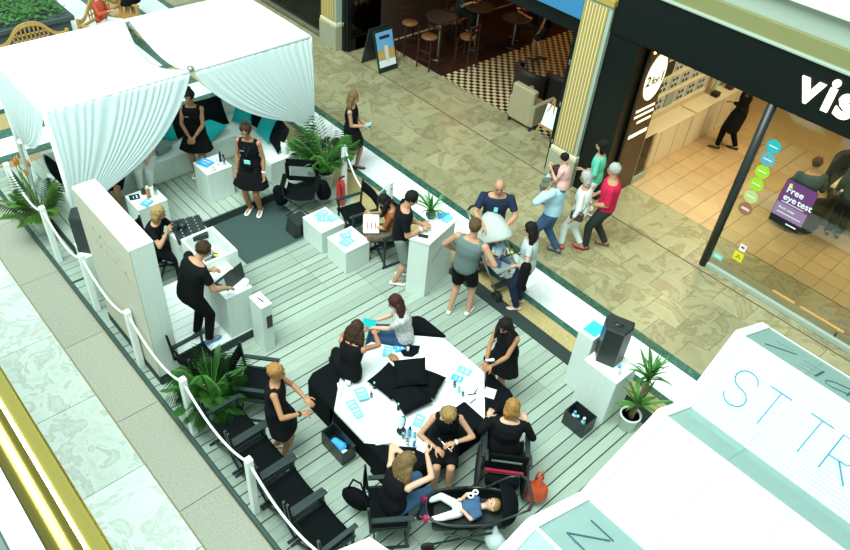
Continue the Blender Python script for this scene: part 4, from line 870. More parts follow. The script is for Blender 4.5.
BL = dict(top='c_black', skirt='c_black')
SF = 'beauty staff dressed in black'
person('smiling hostess in black dress with bun and clasped hands under canopy', (-10.61, 4.90, .15), -42, 1.72, skin='skin_t', hair='hair_black', style='bun', hl=(-.04, .24, .93), hr=(.04, .24, .93), el=(-1, -.4, 0), er=(1, -.4, 0), hem=.62, hpitch=12, extra=both(name_tag, pouch), group=SF, **BL)
person('hostess in black dress with bun and badge standing on the mat', (-9.27, 5.17, .012), -52, 1.80, skin='skin_t', hair='hair_brown', style='bun', hpitch=20, lean=4, hem=.66, extra=both(lanyard('mint_plastic'), name_tag, pouch, watch(-1)), group=SF, **BL)
person('blonde woman in black dress walking on the white floor band', (-9.45, 7.42, FZ), 38, 1.66, hair='hair_dblond', style='long', hlen=.48, hr=(.06, .27, 1.06), hl=(-.10, .24, 1.03), fl=(-.07, .10), fr=(.07, -.12, .09), hem=.6, shoes='shoe_black', lean=2, group=SF, **BL)
person('blonde woman in black shirt holding a camera by the mixing console', (-8.78, 3.12, 0), 38, 1.68, pz=.62, lean=22, po=(0, -.02), hair='hair_blond', style='bob', hyaw=-15, hpitch=14, hl=(.02, .34, 1.04), hr=(.12, .33, 1.02), el=(-1, 0, -1), er=(1, 0, -1), fl=(-.10, .42), fr=(.10, .40), kn=(0, .5, 1), top='c_black', sleeve=.3, bottom='c_black', shoes='shoe_black', curl=1.0)
person('man in black shirt leaning over the booth laptop', (-6.98, 2.88, .17), 96, 1.76, 'm', lean=30, wide=1.14, po=(0, -.08), twist=-14, hair='hair_brown', hyaw=42, hpitch=30, hl=(-.14, .34, .97), hr=(.26, .30, .95), fl=(-.12, -.02), fr=(.10, .02), top='c_black', sleeve=.32, bottom='c_black', shoes='shoe_blue', extra=lanyard())
person('seated woman in rust top with long dark hair and white bag', (-6.98, 6.30, 0), 235, 1.64, pz=.53, lean=16, po=(0, -.08), hair='hair_black', style='long', hlen=.34, hpitch=38, hl=(-.04, .34, .68), hr=(.14, .30, .80), fl=(-.12, .40), fr=(.10, .36), kn=(0, .5, 1), top='c_rust', sleeve=.45, skirt='c_brown', hem=.95, shoes='shoe_black', hdir=(.1, .35, -1))
person('man in black shirt and grey shorts writing at the counter', (-6.40, 6.00, 0), 52, 1.76, 'm', skin='skin', lean=8, hair='hair_black', hpitch=30, hl=(-.02, .30, 1.12), hr=(.14, .30, 1.14), fl=(-.11, .04), fr=(.10, -.05), top='c_black', sleeve=.36, bottom='c_shorts', leg=.5, extra=both(lanyard(), watch(1)))
person('man in grey vest and black shorts seen from behind', (-5.25, 6.27, 0), 112, 1.80, 'm', skin='skin', side=6, hair='hair_crop', hyaw=-20, hl=(-.22, .16, 1.00), hr=(.26, .10, 1.02), el=(-1, -.6, 0), er=(1, -.6, 0), fl=(-.12, -.06), fr=(.13, .05), top='c_grey', bottom='c_black', leg=.42, wide=1.04, extra=lanyard())
person('bald man in navy shirt pushing the grey stroller', (-5.88, 7.54, FZ), -46, 1.78, 'm', skin='skin', style='bald', lean=10, hpitch=14, hl=(-.16, .34, 1.02), hr=(.16, .36, 1.02), el=(-1, -.4, -.2), er=(1, -.4, -.2), fl=(-.10, -.1), fr=(.10, .1), top='c_navy', sleeve=.36, bottom='c_char', shoes='shoe_black', wide=1.08, extra=lambda root, J: MB().box(J['spine'](.30)+J['axes'](.3)[1]*.146, (.06, .006, .09), .002).obj('shirt_print', 'mint_plastic', root))
person('woman in pale grey top and dark jeans beside the stroller', (-4.82, 7.20, FZ), 215, 1.66, skin='skin_l', hair='hair_black', style='long', hlen=.32, hpitch=16, hl=(-.17, .16, .98), hr=(.20, .06, 1.0), el=(-1, -.7, 0), er=(1, -.4, 0), fl=(-.10, .02), fr=(.10, -.02), ft=(14, -4), wide=1.1, top='c_heather', sleeve=.22, bottom='c_navy', shoes='shoe_beige', extra=lambda root, J: MB().cap(J['EL'][-1]+V((0, 0, .0)), J['EL'][-1]+V((-.04, .02, -.34)), .085, .075, 10).obj('cardigan', 'c_black', root, True))
blue = person('man in light blue shirt and jeans carrying a child', (-5.45, 8.55, FZ), 205, 1.76, 'm', skin='skin', lean=8, hair='hair_brown', hpitch=12, hl=(-.20, .14, 1.36), hr=(.20, .14, 1.36), el=(-1, -.2, -.6), er=(1, -.2, -.6), fl=(-.10, .16), fr=(.10, -.20, .10), top='c_sky', sleeve=.94, bottom='c_denim', shoes='c_denim', wide=1.2)
person('small child in pink top riding on the shoulders', (-5.40, 8.575, 1.19), 205, 1.22, skin='skin_l', pz=.28, lean=10, hair='hair_black', hpitch=12, hl=(-.10, .30, .62), hr=(.10, .30, .62), fl=(-.17, .24, -.20), fr=(.17, .24, -.20), kn=(0, 1, .3), top='c_pink', sleeve=.3, bottom='c_olive', leg=.9, shoes='c_fuchsia', vox=.016, wide=1.2)
person('older woman in white outfit with curly grey hair walking', (-5.22, 9.02, FZ), 200, 1.60, skin='skin', hair='hair_grey', style='bob', hpitch=14, fl=(-.09, .17), fr=(.09, -.17, .10), hr=(.24, .12, .92), top='c_white', sleeve=.9, bottom='c_white', leg=.93, shoes='shoe_red', wide=1.15, extra=strap_bag('leather', None, -1))
person('older man in red shirt and dark trousers with grey hair', (-4.98, 9.40, FZ), 212, 1.74, 'm', skin='skin', hair='hair_grey', hyaw=10, hpitch=8, fl=(-.10, .16), fr=(.10, -.16, .10), hl=(-.16, .22, .98), hr=(.20, .20, .96), top='c_red', sleeve=.48, bottom='c_char', shoes='shoe_brown', wide=1.2)
person('dark haired woman in mint green top beside the black shopfront', (-5.66, 9.98, FZ), 205, 1.64, skin='skin', hair='hair_black', style='bob', hpitch=2, hl=(-.15, .24, 1.10), hr=(.18, .14, .95), fl=(-.09, .1), fr=(.09, -.1), top='c_green', sleeve=.48, bottom='c_white', leg=.94, shoes='shoe_white')
person('seated woman in patterned top and jeans holding a turquoise folder', (-5.06, 4.90, 0), 236, 1.66, skin='skin_l', pz=.58, lean=14, po=(0, -.04), hair='hair_red', style='long', hlen=.36, hpitch=26, hl=(.02, .42, .72), hr=(.14, .36, .74), fl=(.06, .47), fr=(.24, .45), kn=(.2, .5, 1), top='c_print', sleeve=.36, bottom='c_jeans', shoes='shoe_black', wide=1.05)
person('beautician in black top seated with her back to us', (-5.00, 3.98, 0), 112, 1.68, skin='skin_t', pz=.60, lean=16, po=(.0, -.08), hair='hair_brown', style='long', hlen=.26, hpitch=30, hl=(-.12, .42, .86), hr=(.10, .44, .88), el=(-1, -.3, -.3), er=(1.2, -.2, -.1), fl=(-.50, .32), fr=(-.33, .36), ft=(40, 30), kn=(-.6, .7, .6), bottom='c_black', shoes='shoe_black', top='c_black', group=SF)
person('beautician with long dark hair opening a white tube', (-3.76, 5.60, 0), -86, 1.60, skin='skin_t', lean=16, hair='hair_black', style='long', hlen=.40, hpitch=30, hl=(-.05, .40, .96), hr=(.06, .38, .93), el=(-1, -.3, -.2), er=(1, -.3, -.2), hem=.55, hdir=(0, .15, -1), group=SF, **BL)
person('blonde beautician in black dress seated on the table edge', (-3.46, 4.20, 0), -42, 1.66, skin='skin', pz=.60, lean=14, hair='hair_gold', style='bob', hpitch=42, hl=(-.10, .30, .84), hr=(.12, .33, .76), el=(-1, 0, -.3), er=(1, 0, -.3), fl=(-.09, .46), fr=(.09, .46), kn=(0, .4, 1), hem=.82, group=SF, extra=watch(-1), **BL)
person('woman with very long brown hair in black top and jeans', (-3.18, 3.16, 0), 84, 1.70, skin='skin_l', pz=.54, lean=14, po=(0, -.02), hair='hair_dblond', style='long', hlen=.60, hpitch=24, hl=(-.16, .24, 1.02), hr=(.08, .34, 1.26), el=(-1, -.2, -.4), er=(1.2, .2, -.6), fl=(-.13, .38), fr=(.13, .36), kn=(0, .5, 1), top='c_black', bottom='c_denim', shoes='shoe_black', wide=1.05)
person('woman in black jacket with short fair hair sitting in wheelchair', (-2.86, 4.66, 0), 132, 1.64, skin='skin_l', pz=.58, lean=10, hair='hair_ginger', style='bob', hpitch=16, hl=(-.24, .28, .80), hr=(.24, .28, .80), fl=(-.12, .42, .14), fr=(.12, .42, .14), kn=(0, .4, 1), top='c_black', sleeve=.95, bottom='c_black', shoes='shoe_black', wide=1.14)
person('ginger haired beautician in black dress gesturing with both hands', (-4.84, 2.71, 0), 52, 1.66, skin='skin_t', hair='hair_ginger', style='short', hpitch=6, hl=(.02, .36, 1.14), hr=(.22, .32, 1.10), el=(-1, -.4, -.4), er=(1, -.4, -.5), hem=.60, curl=.15, group=SF, extra=watch(1, 'rubber'), fl=(-.09, -.05), fr=(.09, .06), **BL)
person('seated guest in white trousers half hidden by the left drape', (-10.86, 4.02, .15), -32, 1.66, skin='skin_l', pz=.56, lean=-6, po=(0, -.12), hair='hair_brown', style='bob', hpitch=8, hl=(-.12, .24, .72), hr=(.12, .24, .72), fl=(-.09, .42), fr=(.09, .40), kn=(0, .4, 1), top='c_sky', sleeve=.3, bottom='c_white', leg=.86, shoes='shoe_beige')
person('seated guest with bare legs mostly hidden by the left drape', (-10.70, 3.36, .15), -30, 1.66, skin='skin_t', pz=.56, lean=-4, po=(0, -.12), hair='hair_brown', style='bob', hl=(-.12, .24, .72), hr=(.12, .24, .72), fl=(-.09, .46), fr=(.09, .44), kn=(0, .4, 1), top='c_black', sleeve=.3, skirt='c_black', hem=.7)
# far people
person('shop assistant in black dress walking inside the optician', (-5.32, 14.5, FZ), 200, 1.70, vox=.02, hair='hair_brown', style='bob', top='c_black', sleeve=.95, skirt='c_black', hem=.9, bottom='c_black', shoes='shoe_black', fl=(-.10, .20), fr=(.10, -.16), hl=(.02, .22, 1.05), face=False, group='people inside the optician')
person('man in blue grey jacket sitting behind the shop window', (-3.15, 13.25, FZ), 130, 1.74, 'm', vox=.02, pz=.52, hair='hair_crop', lean=12, hl=(-.2, .3, .7), hr=(.2, .3, .7), fl=(-.12, .40), fr=(.12, .40), kn=(0, .5, 1), top='c_slate', sleeve=.95, bottom='c_char', shoes='shoe_black', wide=1.15, face=False, group='people inside the optician')
person('person in dark clothes standing by the shop desk behind the window', (-2.42, 13.40, FZ), 110, 1.72, 'm', vox=.02, hair='hair_black', lean=12, top='c_slate', sleeve=.95, bottom='c_char', shoes='shoe_black', wide=1.1, face=False, group='people inside the optician')
person('person in dark shorts standing on the checkered cafe floor', (-10.55, 14.3, FZ), 200, 1.72, vox=.02, skin='skin_l', hair='hair_brown', style='bob', top='c_black', sleeve=.3, bottom='c_char', leg=.45, shoes='shoe_black', fl=(-.1, .12), fr=(.1, -.08), face=False, group='people in the dark cafe')
person('cafe guest in grey shirt sitting at the high table', (-12.55, 13.3, FZ), 20, 1.72, 'm', vox=.02, skin='skin_l', pz=.85, hair='hair_brown', lean=16, hl=(-.15, .35, 1.1), hr=(.15, .35, 1.1), fl=(-.12, .30, .4), fr=(.12, .30, .4), kn=(0, .5, 1), top='c_slate', sleeve=.45, bottom='c_char', shoes='shoe_black', face=False, group='people in the dark cafe')
person('cafe guest in orange light far back at the table', (-11.4, 14.9, FZ), 230, 1.70, vox=.02, skin='skin', pz=.53, hair='hair_black', style='bob', lean=14, hl=(-.15, .35, .8), hr=(.15, .35, .8), fl=(-.12, .40), fr=(.12, .40), kn=(0, .5, 1), top='c_black', sleeve=.4, bottom='c_char', shoes='shoe_black', face=False, group='people in the dark cafe')
person('woman in red blazer resting on the bench beside ivy planter', (-17.15, 6.05, FZ), 40, 1.68, vox=.016, skin='skin_l', pz=.52, lean=-8, hair='hair_blond', style='bob', hl=(-.15, .24, .72), hr=(.2, .34, .85), fl=(-.12, .42), fr=(.12, .40), kn=(0, .5, 1), top='c_blazer', sleeve=.95, bottom='c_white', shoes='shoe_black', group='people beyond the canopy')
person('woman in short black dress standing beyond the canopy', (-17.35, 6.92, FZ), 200, 1.68, vox=.016, hair='hair_brown', style='bob', hl=(-.1, .3, 1.1), hr=(.12, .28, 1.08), hem=.5, shoes='shoe_beige', group='people beyond the canopy', **BL)

# ================================================================== PLANTS
def frond_mesh(name, L, droop, n, ll, lw, stem=.25, m='leaf'):
    mb = MB(); pts = []
    for i in range(n+1):
        t = i/n; pts.append(V((0, L*t*(1-.18*droop*t*t), L*(.75*t-.75*droop*t*t))))
    mb.tube(pts, [.008*(1-.7*i/n) for i in range(n+1)], 5)
    for i in range(int(n*stem), n+1):
        t = i/n; p = pts[i]; k = ll*(.55+.45*math.sin(math.pi*min(1, (t-stem)/(1.02-stem)*.9+.1)))
        for s in (-1, 1):
            d = V((s, .75, -.28)).normalized(); q = p+d*k*.5+V((0, 0, .015)); e = p+d*k+V((0, 0, -.25*k)); w = V((0, 1, .25)).normalized()*lw
            mb.add([p, q+w*.5, e, q-w*.5], [(0, 1, 2), (0, 2, 3)])
    me = mb.mesh(name); me.materials.append(M[m]); return me
def pot(t, r, h, m='pot_white'):
    MB().lathe([(r*.75, 0), (r*.98, h*.92), (r*1.06, h*.92), (r*1.06, h), (r*.9, h), (r*.88, h*.9)], n=20).obj('pot', m, t, True); MB().lathe([(.001, h*.88), (r*.9, h*.88), (r*.9, h*.9), (.001, h*.9)], n=16).obj('soil', 'soil', t)
def palm(label, loc, n, L, h0, spread, seed, mm='leaf', r=.17, ph=.32, up=.0, potm='pot_white'):
    t = thing('potted_palm', label, 'plant', loc); pot(t, r, ph, potm); rp = random.Random(seed)
    ms = [frond_mesh('frond', L*k, d, 15, .27, .0105, .20, mm) for k, d in ((1, .55), (.85, .8), (1.1, .35))]
    for i in range(n):
        o = link('frond', ms[i % 3], mm, t); a = 2*math.pi*i*.382; o.location = (.03*math.cos(a), .03*math.sin(a), ph*.9); o.rotation_euler = (R(up+rp.uniform(-spread, spread)), 0, a); sc = rp.uniform(.75, 1.1); o.scale = (sc, sc, sc)
    for i in range(5): MB().tube([(.04*math.cos(i*1.3), .04*math.sin(i*1.3), ph*.85), (.06*math.cos(i*1.3), .06*math.sin(i*1.3), ph+h0)], .012, 6).obj('stem', 'stem', t)
    return t
palm('bushy green palm behind the rope at the head of chair row', (-5.88, 2.38, 0), 56, .60, .25, 28, 4, 'leaf', .16, .34, 22)
palm('feathery palm in white pot next to the fire extinguisher', (-9.16, 6.60, 0), 38, .84, .45, 16, 9, 'leaf', .16, .36, 36)
t = palm('leafy plant with orange flowers at the left deck edge', (-10.86, 2.14, 0), 18, .62, .5, 18, 12, 'leaf_yellow', .14, .30, 34)
for i in range(4):
    a = i*1.7; MB().tube([(.03*math.cos(a), .03*math.sin(a), .3), (.10*math.cos(a), .10*math.sin(a), 1.18+.06*i)], .007, 5).obj('stem', 'stem', t)
    f = MB(); f.cap((.10*math.cos(a), .10*math.sin(a), 1.18+.06*i), (.10*math.cos(a)+.05, .10*math.sin(a)-.02, 1.32+.06*i), .026, .006, 6); f.cap((.10*math.cos(a), .10*math.sin(a), 1.18+.06*i), (.10*math.cos(a)-.05, .10*math.sin(a)+.03, 1.28+.06*i), .02, .005, 6); f.obj('flower', 'flower', t, True)
def blade_mesh(L, w, droop):
    mb = MB(); mb.grid(lambda u, v: ((u-.5)*w*math.sin(math.pi*(.12+.88*v))**.8, L*v*(1-.2*droop*v), L*(.8*v-.8*droop*v*v)+abs(u-.5)*w*.5), 2, 7); me = mb.mesh('leaf'); me.materials.append(M['leaf']); return me
def blades(t, c, n, L, w, seed, lo=-40, hi=55, m='leaf'):
    rp = random.Random(seed); ms = [blade_mesh(L, w, d) for d in (.3, .6, .9)]
    for i in range(n):
        o = link('leaf', ms[i % 3], m, t, True); o.location = c; o.rotation_euler = (R(rp.uniform(lo, hi)), 0, i*2.4); s = rp.uniform(.7, 1.1); o.scale = (s, s, s)
t = thing('yucca', 'yucca with spiky crowns in a white pot beside the loudspeaker stand', 'plant', (-2.24, 6.56, 0)); pot(t, .14, .28)
MB().tube([(0, .0, .24), (.02, .02, .6), (.02, .05, .98)], [.04, .036, .03], 8).obj('trunk', 'bark', t, True); MB().tube([(.03, -.03, .24), (.05, -.04, .55)], [.03, .026], 8).obj('trunk', 'bark', t, True)
blades(t, (.02, .05, .96), 30, .42, .045, 3, -20, 60); blades(t, (.05, -.04, .52), 24, .40, .045, 5, -25, 50)
t = thing('spiky_plant', 'spiky green plant in a round green pot on the counter', 'plant', (-6.30, 6.52, 1.10)); MB().lathe([(.05, 0), (.08, .06), (.07, .12), (.05, .13)], n=14).obj('pot', 'green_marble', t, True); blades(t, (0, 0, .11), 26, .36, .035, 8, -5, 70)
# ivy planter and benches beyond the canopy
p = thing('ivy_planter', 'long dark planter full of green ivy at the far left', 'planter', (-17.7, 2.35, FZ)); MB().bx(-.85, .85, -3.2, 2.9, 0, .86, .02).obj('trough', 'planter_dark', p); MB().bx(-.93, .93, -3.28, 2.98, .80, .92, .02).obj('rim', 'planter_dark', p)
rp = random.Random(21); mb = MB()
for i in range(5200):
    c = V((rp.uniform(-.86, .86), rp.uniform(-3.1, 2.85), .92+abs(rp.gauss(0, .11)))); a = rp.uniform(0, 6.28); d = V((math.cos(a), math.sin(a), rp.uniform(-.5, .3))); s = V((-math.sin(a), math.cos(a), rp.uniform(-.4, .4))); L = rp.uniform(.05, .10)
    mb.add([c, c+d*L*.5+s*L*.4, c+d*L, c+d*L*.5-s*L*.4], [(0, 1, 2, 3)])
o = mb.obj('ivy_leaves', 'leaf', p); o['kind'] = 'stuff'
def park_bench(label, loc, rz, w=1.5):
    t = thing('park_bench', label, 'bench', loc, rz, 'wooden benches in front of the ivy planter')
    for i in range(5): MB().bx(-w/2, w/2, -.02+.095*i, .06+.095*i, .42, .45, .006).obj('slat', 'bench_wood', t)
    for s in (-1, 1):
        MB().bx(s*w/2-.035, s*w/2+.035, .40, .47, 0, .64, .008).obj('leg', 'bench_wood', t); MB().bx(s*w/2-.035, s*w/2+.035, -.06, .01, 0, .80, .008).obj('leg', 'bench_wood', t); MB().bx(s*w/2-.04, s*w/2+.04, -.05, .50, .64, .68, .008).obj('arm', 'bench_wood', t)
    n = 24; arch = lambda x: .80+.26*math.exp(-(x/.42)**4)+.05*math.cos(x*5)
    mb = MB(); mb.rings([[V((x, y, z)) for y, z in ((-.05, arch(x)-.09), (-.01, arch(x)-.09), (-.01, arch(x)), (-.05, arch(x)))] for x in [-w/2+w*i/n for i in range(n+1)]]); mb.obj('back_arch', 'bench_wood', t)
    MB().bx(-w/2, w/2, -.05, -.01, .56, .62, .005).obj('back_rail', 'bench_wood', t)
    for i in range(9): x = -.36+.09*i; MB().bx(x-.012, x+.012, -.04, -.02, .6, arch(x)-.05).obj('spindle', 'bench_wood', t)
    for z in (.72, .84): MB().bx(-.38, .38, -.04, -.02, z, z+.03).obj('back_slat', 'bench_wood', t)
park_bench('wooden bench with arched back in front of the planter', (-16.45, 4.25, FZ), R(-90)); park_bench('wooden bench under the woman in red blazer', (-17.15, 6.05, FZ), R(-60))
# ================================================================== SMALL THINGS
LN = 0
def leaflet(label, x, y, z, rz, w=.15, d=.21, m='sky_paper', group='blue leaflets', th=.006):
    global LN; LN += 1; o = MB().box((0, 0, th/2), (w, d, th), .001).obj('leaflet', m); at(o, (x, y, z+.0072*(LN % 3)), R(rz)); tag(o, label, 'leaflet', group); MB().box((0, d*.22, th+.0006), (w*.6, d*.12, .001)).obj('printed_band', 'white_paper', o); MB().box((0, -d*.1, th+.0006), (w*.5, d*.06, .001)).obj('printed_band', 'white_paper', o); return o
def bottle(label, x, y, z, h=.14, r=.02, m='white_paint', capm='blue_paper', group='beauty bottles'):
    t = thing('bottle', label, 'bottle', (x, y, z), 0, group); MB().lathe([(r*.9, 0), (r, .01), (r, h*.68), (r*.5, h*.76), (r*.5, h*.78)], n=12).obj('flask', m, t, True); MB().lathe([(r*.62, h*.77), (r*.62, h), (r*.3, h)], n=12).obj('cap', capm, t, True); return t
T = .452; TP = .502
leaflet('blue leaflet nearer the canopy on the far cube table', -8.05, 5.72, .452, 20); leaflet('blue leaflet in the middle of the far cube table', -7.93, 5.66, .452, -35); leaflet('blue leaflet at the edge of the far cube table', -7.86, 5.80, .452, 10)
leaflet('larger blue leaflet on the near cube table', -7.22, 5.60, .452, 12, .17, .22); leaflet('blue leaflet under the larger one on near cube table', -7.36, 5.68, .452, -25, .12, .18); leaflet('tiny blue card on the near cube table', -7.42, 5.82, .452, 30, .05, .09)
leaflet('blue flyers spread on the cube between hostesses', -10.08, 4.74, .752, 20, .26, .20, 'blue_paper'); leaflet('blue leaflet at the near edge of the cube behind partition', -9.60, 3.44, .752, 25, .14, .18, 'blue_paper'); leaflet('dark blue leaflet at the far corner of cube behind partition', -9.86, 3.36, .752, -15, .14, .16, 'c_navy')
for i, (x, y, z, h, r, m_, c_, lb) in enumerate(((-9.88, 4.86, .752, .16, .028, 'white_paint', 'white_paint', 'white jar bottle in the middle of cube between hostesses'), (-9.97, 4.98, .752, .2, .022, 'c_navy', 'c_navy', 'dark slim bottle on the cube between hostesses'), (-9.85, 4.98, .752, .2, .024, 'steel', 'black_plastic', 'silver bottle at the edge of cube between hostesses'), (-9.81, 4.74, .752, .08, .04, 'cream_paper', 'pot_white', 'low cream jar on the cube between hostesses'), (-9.72, 3.54, .752, .22, .034, 'tan_leather', 'cream_paper', 'tall brown bottle on the cube behind partition'), (-9.72, 3.66, .752, .22, .026, 'steel', 'black_plastic', 'grey bottle on the cube behind partition'), (-9.86, 3.52, .752, .10, .04, 'leather', 'black_plastic', 'dark brown pot on the cube behind partition'))): bottle(lb, x, y, z, h, r, m_, c_)
leaflet('white and blue tube box on the left corner seat', -4.92, 3.85, TP, 50, .07, .20, 'white_paper', 'blue leaflets', .04); leaflet('white comb on the left corner seat', -4.86, 3.66, TP, 60, .03, .19, 'white_paper'); leaflet('blue booklet at the edge of the left corner seat', -4.62, 3.84, .504, 70, .15, .20, 'sky_paper', 'blue leaflets', .012)
leaflet('blue leaflet on white top beside left corner seat', -4.57, 3.66, T, 80, .13, .18); leaflet('second blue leaflet next to it nearer the crate', -4.44, 3.63, T, 76, .12, .17)
leaflet('blue pack beside the patterned top on table', -5.0, 4.60, T, 40, .12, .18, 'sky_paper', 'blue leaflets', .02); leaflet('blue pack behind the brown sponge on table', -4.94, 4.76, T, -20, .10, .15, 'blue_paper', 'blue leaflets', .03)
leaflet('blue leaflet nearest the standing dark haired beautician', -4.09, 5.19, T, -70, .12, .19); leaflet('blue leaflet left of it on the white top', -4.06, 5.03, T, -62, .11, .16, 'blue_paper'); leaflet('blue leaflet beside the blonde beautician on table', -3.86, 4.16, T, 28, .12, .20)
o = MB().ell((-4.85, 4.58, T+.028), (.09, .06, .028)).obj('sponge', 'tan_leather', None, True); tag(o, 'brown oval sponge next to the black cushions', 'sponge')
B = [(-4.90, 4.90, .10, .022, 'clear_plastic', 'c_navy', 'clear bottle with dark cap beside the folded cloth'), (-4.84, 4.83, .13, .02, 'white_paint', 'black_plastic', 'white bottle with black cap beside folded cloth'), (-4.97, 4.87, .12, .025, 'blue_paper', 'c_navy', 'blue bottle close to the patterned top'), (-4.53, 3.93, .12, .018, 'clear_plastic', 'tan_leather', 'small clear bottle with gold cap near left seat'), (-4.62, 4.05, .13, .02, 'clear_plastic', 'mint_plastic', 'mint bottle near the left side of cushion pile'), (-3.98, 4.90, .16, .022, 'clear_plastic', 'sky_paper', 'tall clear bottle right of the cushion pile'), (-3.88, 4.88, .15, .022, 'mint_plastic', 'white_paint', 'mint tube bottle right of the cushion pile'), (-3.80, 4.88, .12, .018, 'clear_plastic', 'white_paint', 'small clear bottle beside the mascaras'), (-4.16, 4.07, .13, .018, 'c_char', 'mint_plastic', 'dark dropper bottle alone below the cushion pile')]
for x, y, h, r, m_, c_, lb in B: bottle(lb, x, y, T, h, r, m_, c_)
B = [(-3.78, 3.82, .15, .024, 'clear_plastic', 'c_navy', 'clear bottle left of the row by mirror'), (-3.75, 3.90, .16, .024, 'blue_paper', 'c_navy', 'dark blue bottle in the row by mirror'), (-3.68, 3.92, .15, .022, 'sky_paper', 'white_paint', 'pale blue bottle in the row by mirror'), (-3.60, 3.84, .13, .02, 'blue_paper', 'white_paint', 'bright blue bottle in front of the row by mirror'), (-3.67, 3.80, .14, .022, 'clear_plastic', 'steel', 'clear bottle in front of the row by mirror')]
for x, y, h, r, m_, c_, lb in B: bottle(lb, x, y, TP, h, r, m_, c_)
for i, (x, y, a, lb) in enumerate(((-3.74, 4.99, 60, 'black mascara lying next to the small clear bottle'), (-3.74, 5.06, 110, 'black mascara lying nearest right corner seat'), (-3.65, 4.92, 95, 'black brush lying at the table edge'))): o = MB().cap((-.05, 0, .008), (.05, 0, .008), .008, .006, 8).obj('mascara', 'black_plastic', None, True); at(o, (x, y, T), R(a)); tag(o, lb, 'cosmetic', 'mascaras on the table'); MB().cap((.05, 0, .008), (.08, 0, .008), .005, .003, 6).obj('wand', 'steel', o)
mr = thing('makeup_mirror', 'round tabletop mirror standing by the bottles', 'mirror', (-3.86, 3.86, TP), R(-35)); MB().lathe([(.055, 0), (.06, .008), (.01, .015), (.008, .09)], n=16).obj('foot', 'black_plastic', mr, True); mm_ = Matrix.Translation((0, 0, .17)) @ Matrix.Rotation(R(62), 4, 'X'); MB().lathe([(.001, -.006), (.085, -.006), (.085, .004), (.001, .004)], n=24, mt=mm_).obj('frame', 'black_plastic', mr, True); MB().lathe([(.001, .0045), (.074, .0045), (.074, .006), (.001, .006)], n=24, mt=mm_).obj('glass', 'chrome', mr)
o = MB().box((-3.72, 3.66, TP+.02), (.07, .07, .04), .006, R(10)).obj('cream_box', 'cream_paper'); tag(o, 'small cream box beside the mirror bottles', 'box')
o = MB().box((-3.90, 3.60, TP+.012), (.20, .14, .024), .004, R(60)).obj('cotton_pad_pack', 'white_paper'); tag(o, 'white folded pack on the bottom corner seat', 'pack')
o = MB().box((-3.58, 5.16, TP+.004), (.15, .17, .006), .002, R(30)).obj('paper_pad', 'cream_paper'); tag(o, 'cream paper on the right corner seat', 'paper')
# counter, stands
o = MB().box((-6.02, 6.12, 1.106), (.08, .15, .012), .004, R(-55)).obj('mobile_phone', 'black_plastic'); tag(o, 'black phone lying on the reception counter', 'phone')
for i, (x, y, a, m_, w, d, lb) in enumerate(((-6.13, 6.33, 20, 'white_paper', .21, .28, 'white form under the writing hand on counter'), (-6.06, 6.55, 10, 'white_paper', .2, .26, 'white form at the outer edge of counter'), (-6.20, 6.72, -30, 'blue_paper', .15, .2, 'blue leaflet at the far end of the counter'), (-6.10, 6.70, 15, 'sky_paper', .12, .2, 'pale blue leaflet at the far end of counter'))): o = MB().box((x, y, 1.104+.002*i), (w, d, .003), 0, R(a)).obj('form_sheet', m_); tag(o, lb, 'paper', 'papers on the counter')
bottle('white spray bottle with blue cap beside the right loudspeaker', -2.58, 6.44, .882, .17, .035, 'white_paint', 'blue_paper')
t = thing('wash_bag', 'grey woven bag on the back bench beside hostess', 'bag', (-11.05, 4.43, .60), R(20)); MB().box((0, 0, .09), (.24, .34, .18), .05).obj('body', 'grey_fabric', t); MB().tube([(-.02, -.12, .17), (-.02, -.06, .26), (-.02, .06, .26), (-.02, .12, .17)], .01, 6).obj('handle', 'c_char', t, True)
t = thing('ice_jug', 'silver jug at the front end of the right bench', 'jug', (-9.74, 6.14, .60)); MB().lathe([(.05, 0), (.07, .05), (.075, .2), (.06, .26), (.055, .26), (.05, .03)], n=14).obj('body', 'pot_white', t, True); MB().tube([(.07, 0, .2), (.12, 0, .18), (.12, 0, .1), (.07, 0, .07)], .008, 6).obj('handle', 'chrome', t, True)
# crates
def crate(label, x, y, rz, w, d, h, items):
    t = thing('crate', label, 'crate', (x, y, 0), R(rz), 'black crates'); th = .012
    MB().bx(-w/2, w/2, -d/2, d/2, 0, th).obj('base', 'black_plastic', t)
    for s in (-1, 1): MB().bx(s*w/2-th/2, s*w/2+th/2, -d/2, d/2, 0, h, .003).obj('side', 'black_plastic', t); MB().bx(-w/2, w/2, s*d/2-th/2, s*d/2+th/2, 0, h, .003).obj('side', 'black_plastic', t)
    MB().bx(-w/2-.012, -w/2-.004, -.05, .05, h-.06, h-.03).obj('grip', 'steel', t)
    return t
crate('black crate with packages at the left of the table', -4.40, 3.30, 0, .44, .20, .26, 0); crate('black crate with bottles in front of the loudspeaker stand', -2.68, 6.04, 0, .34, .25, .27, 0)
o = MB().box((-4.42, 3.31, .075), (.22, .13, .12), .03, R(14)).obj('package', 'blue_paper'); tag(o, 'blue package inside the crate left of table', 'package'); o = MB().box((-4.28, 3.30, .06), (.10, .12, .09), .03, R(-8)).obj('package', 'white_paper'); tag(o, 'white package inside the crate left of table', 'package')
for i, (x, y, m_, c_, lb) in enumerate(((-2.77, 6.05, 'white_paint', 'blue_paper', 'white bottle with blue cap inside the right crate'), (-2.70, 6.02, 'clear_plastic', 'sky_paper', 'clear bottle inside the right crate'), (-2.62, 6.06, 'mint_plastic', 'white_paint', 'mint bottle inside the right crate'))): bottle(lb, x, y, .013, .20, .03, m_, c_)
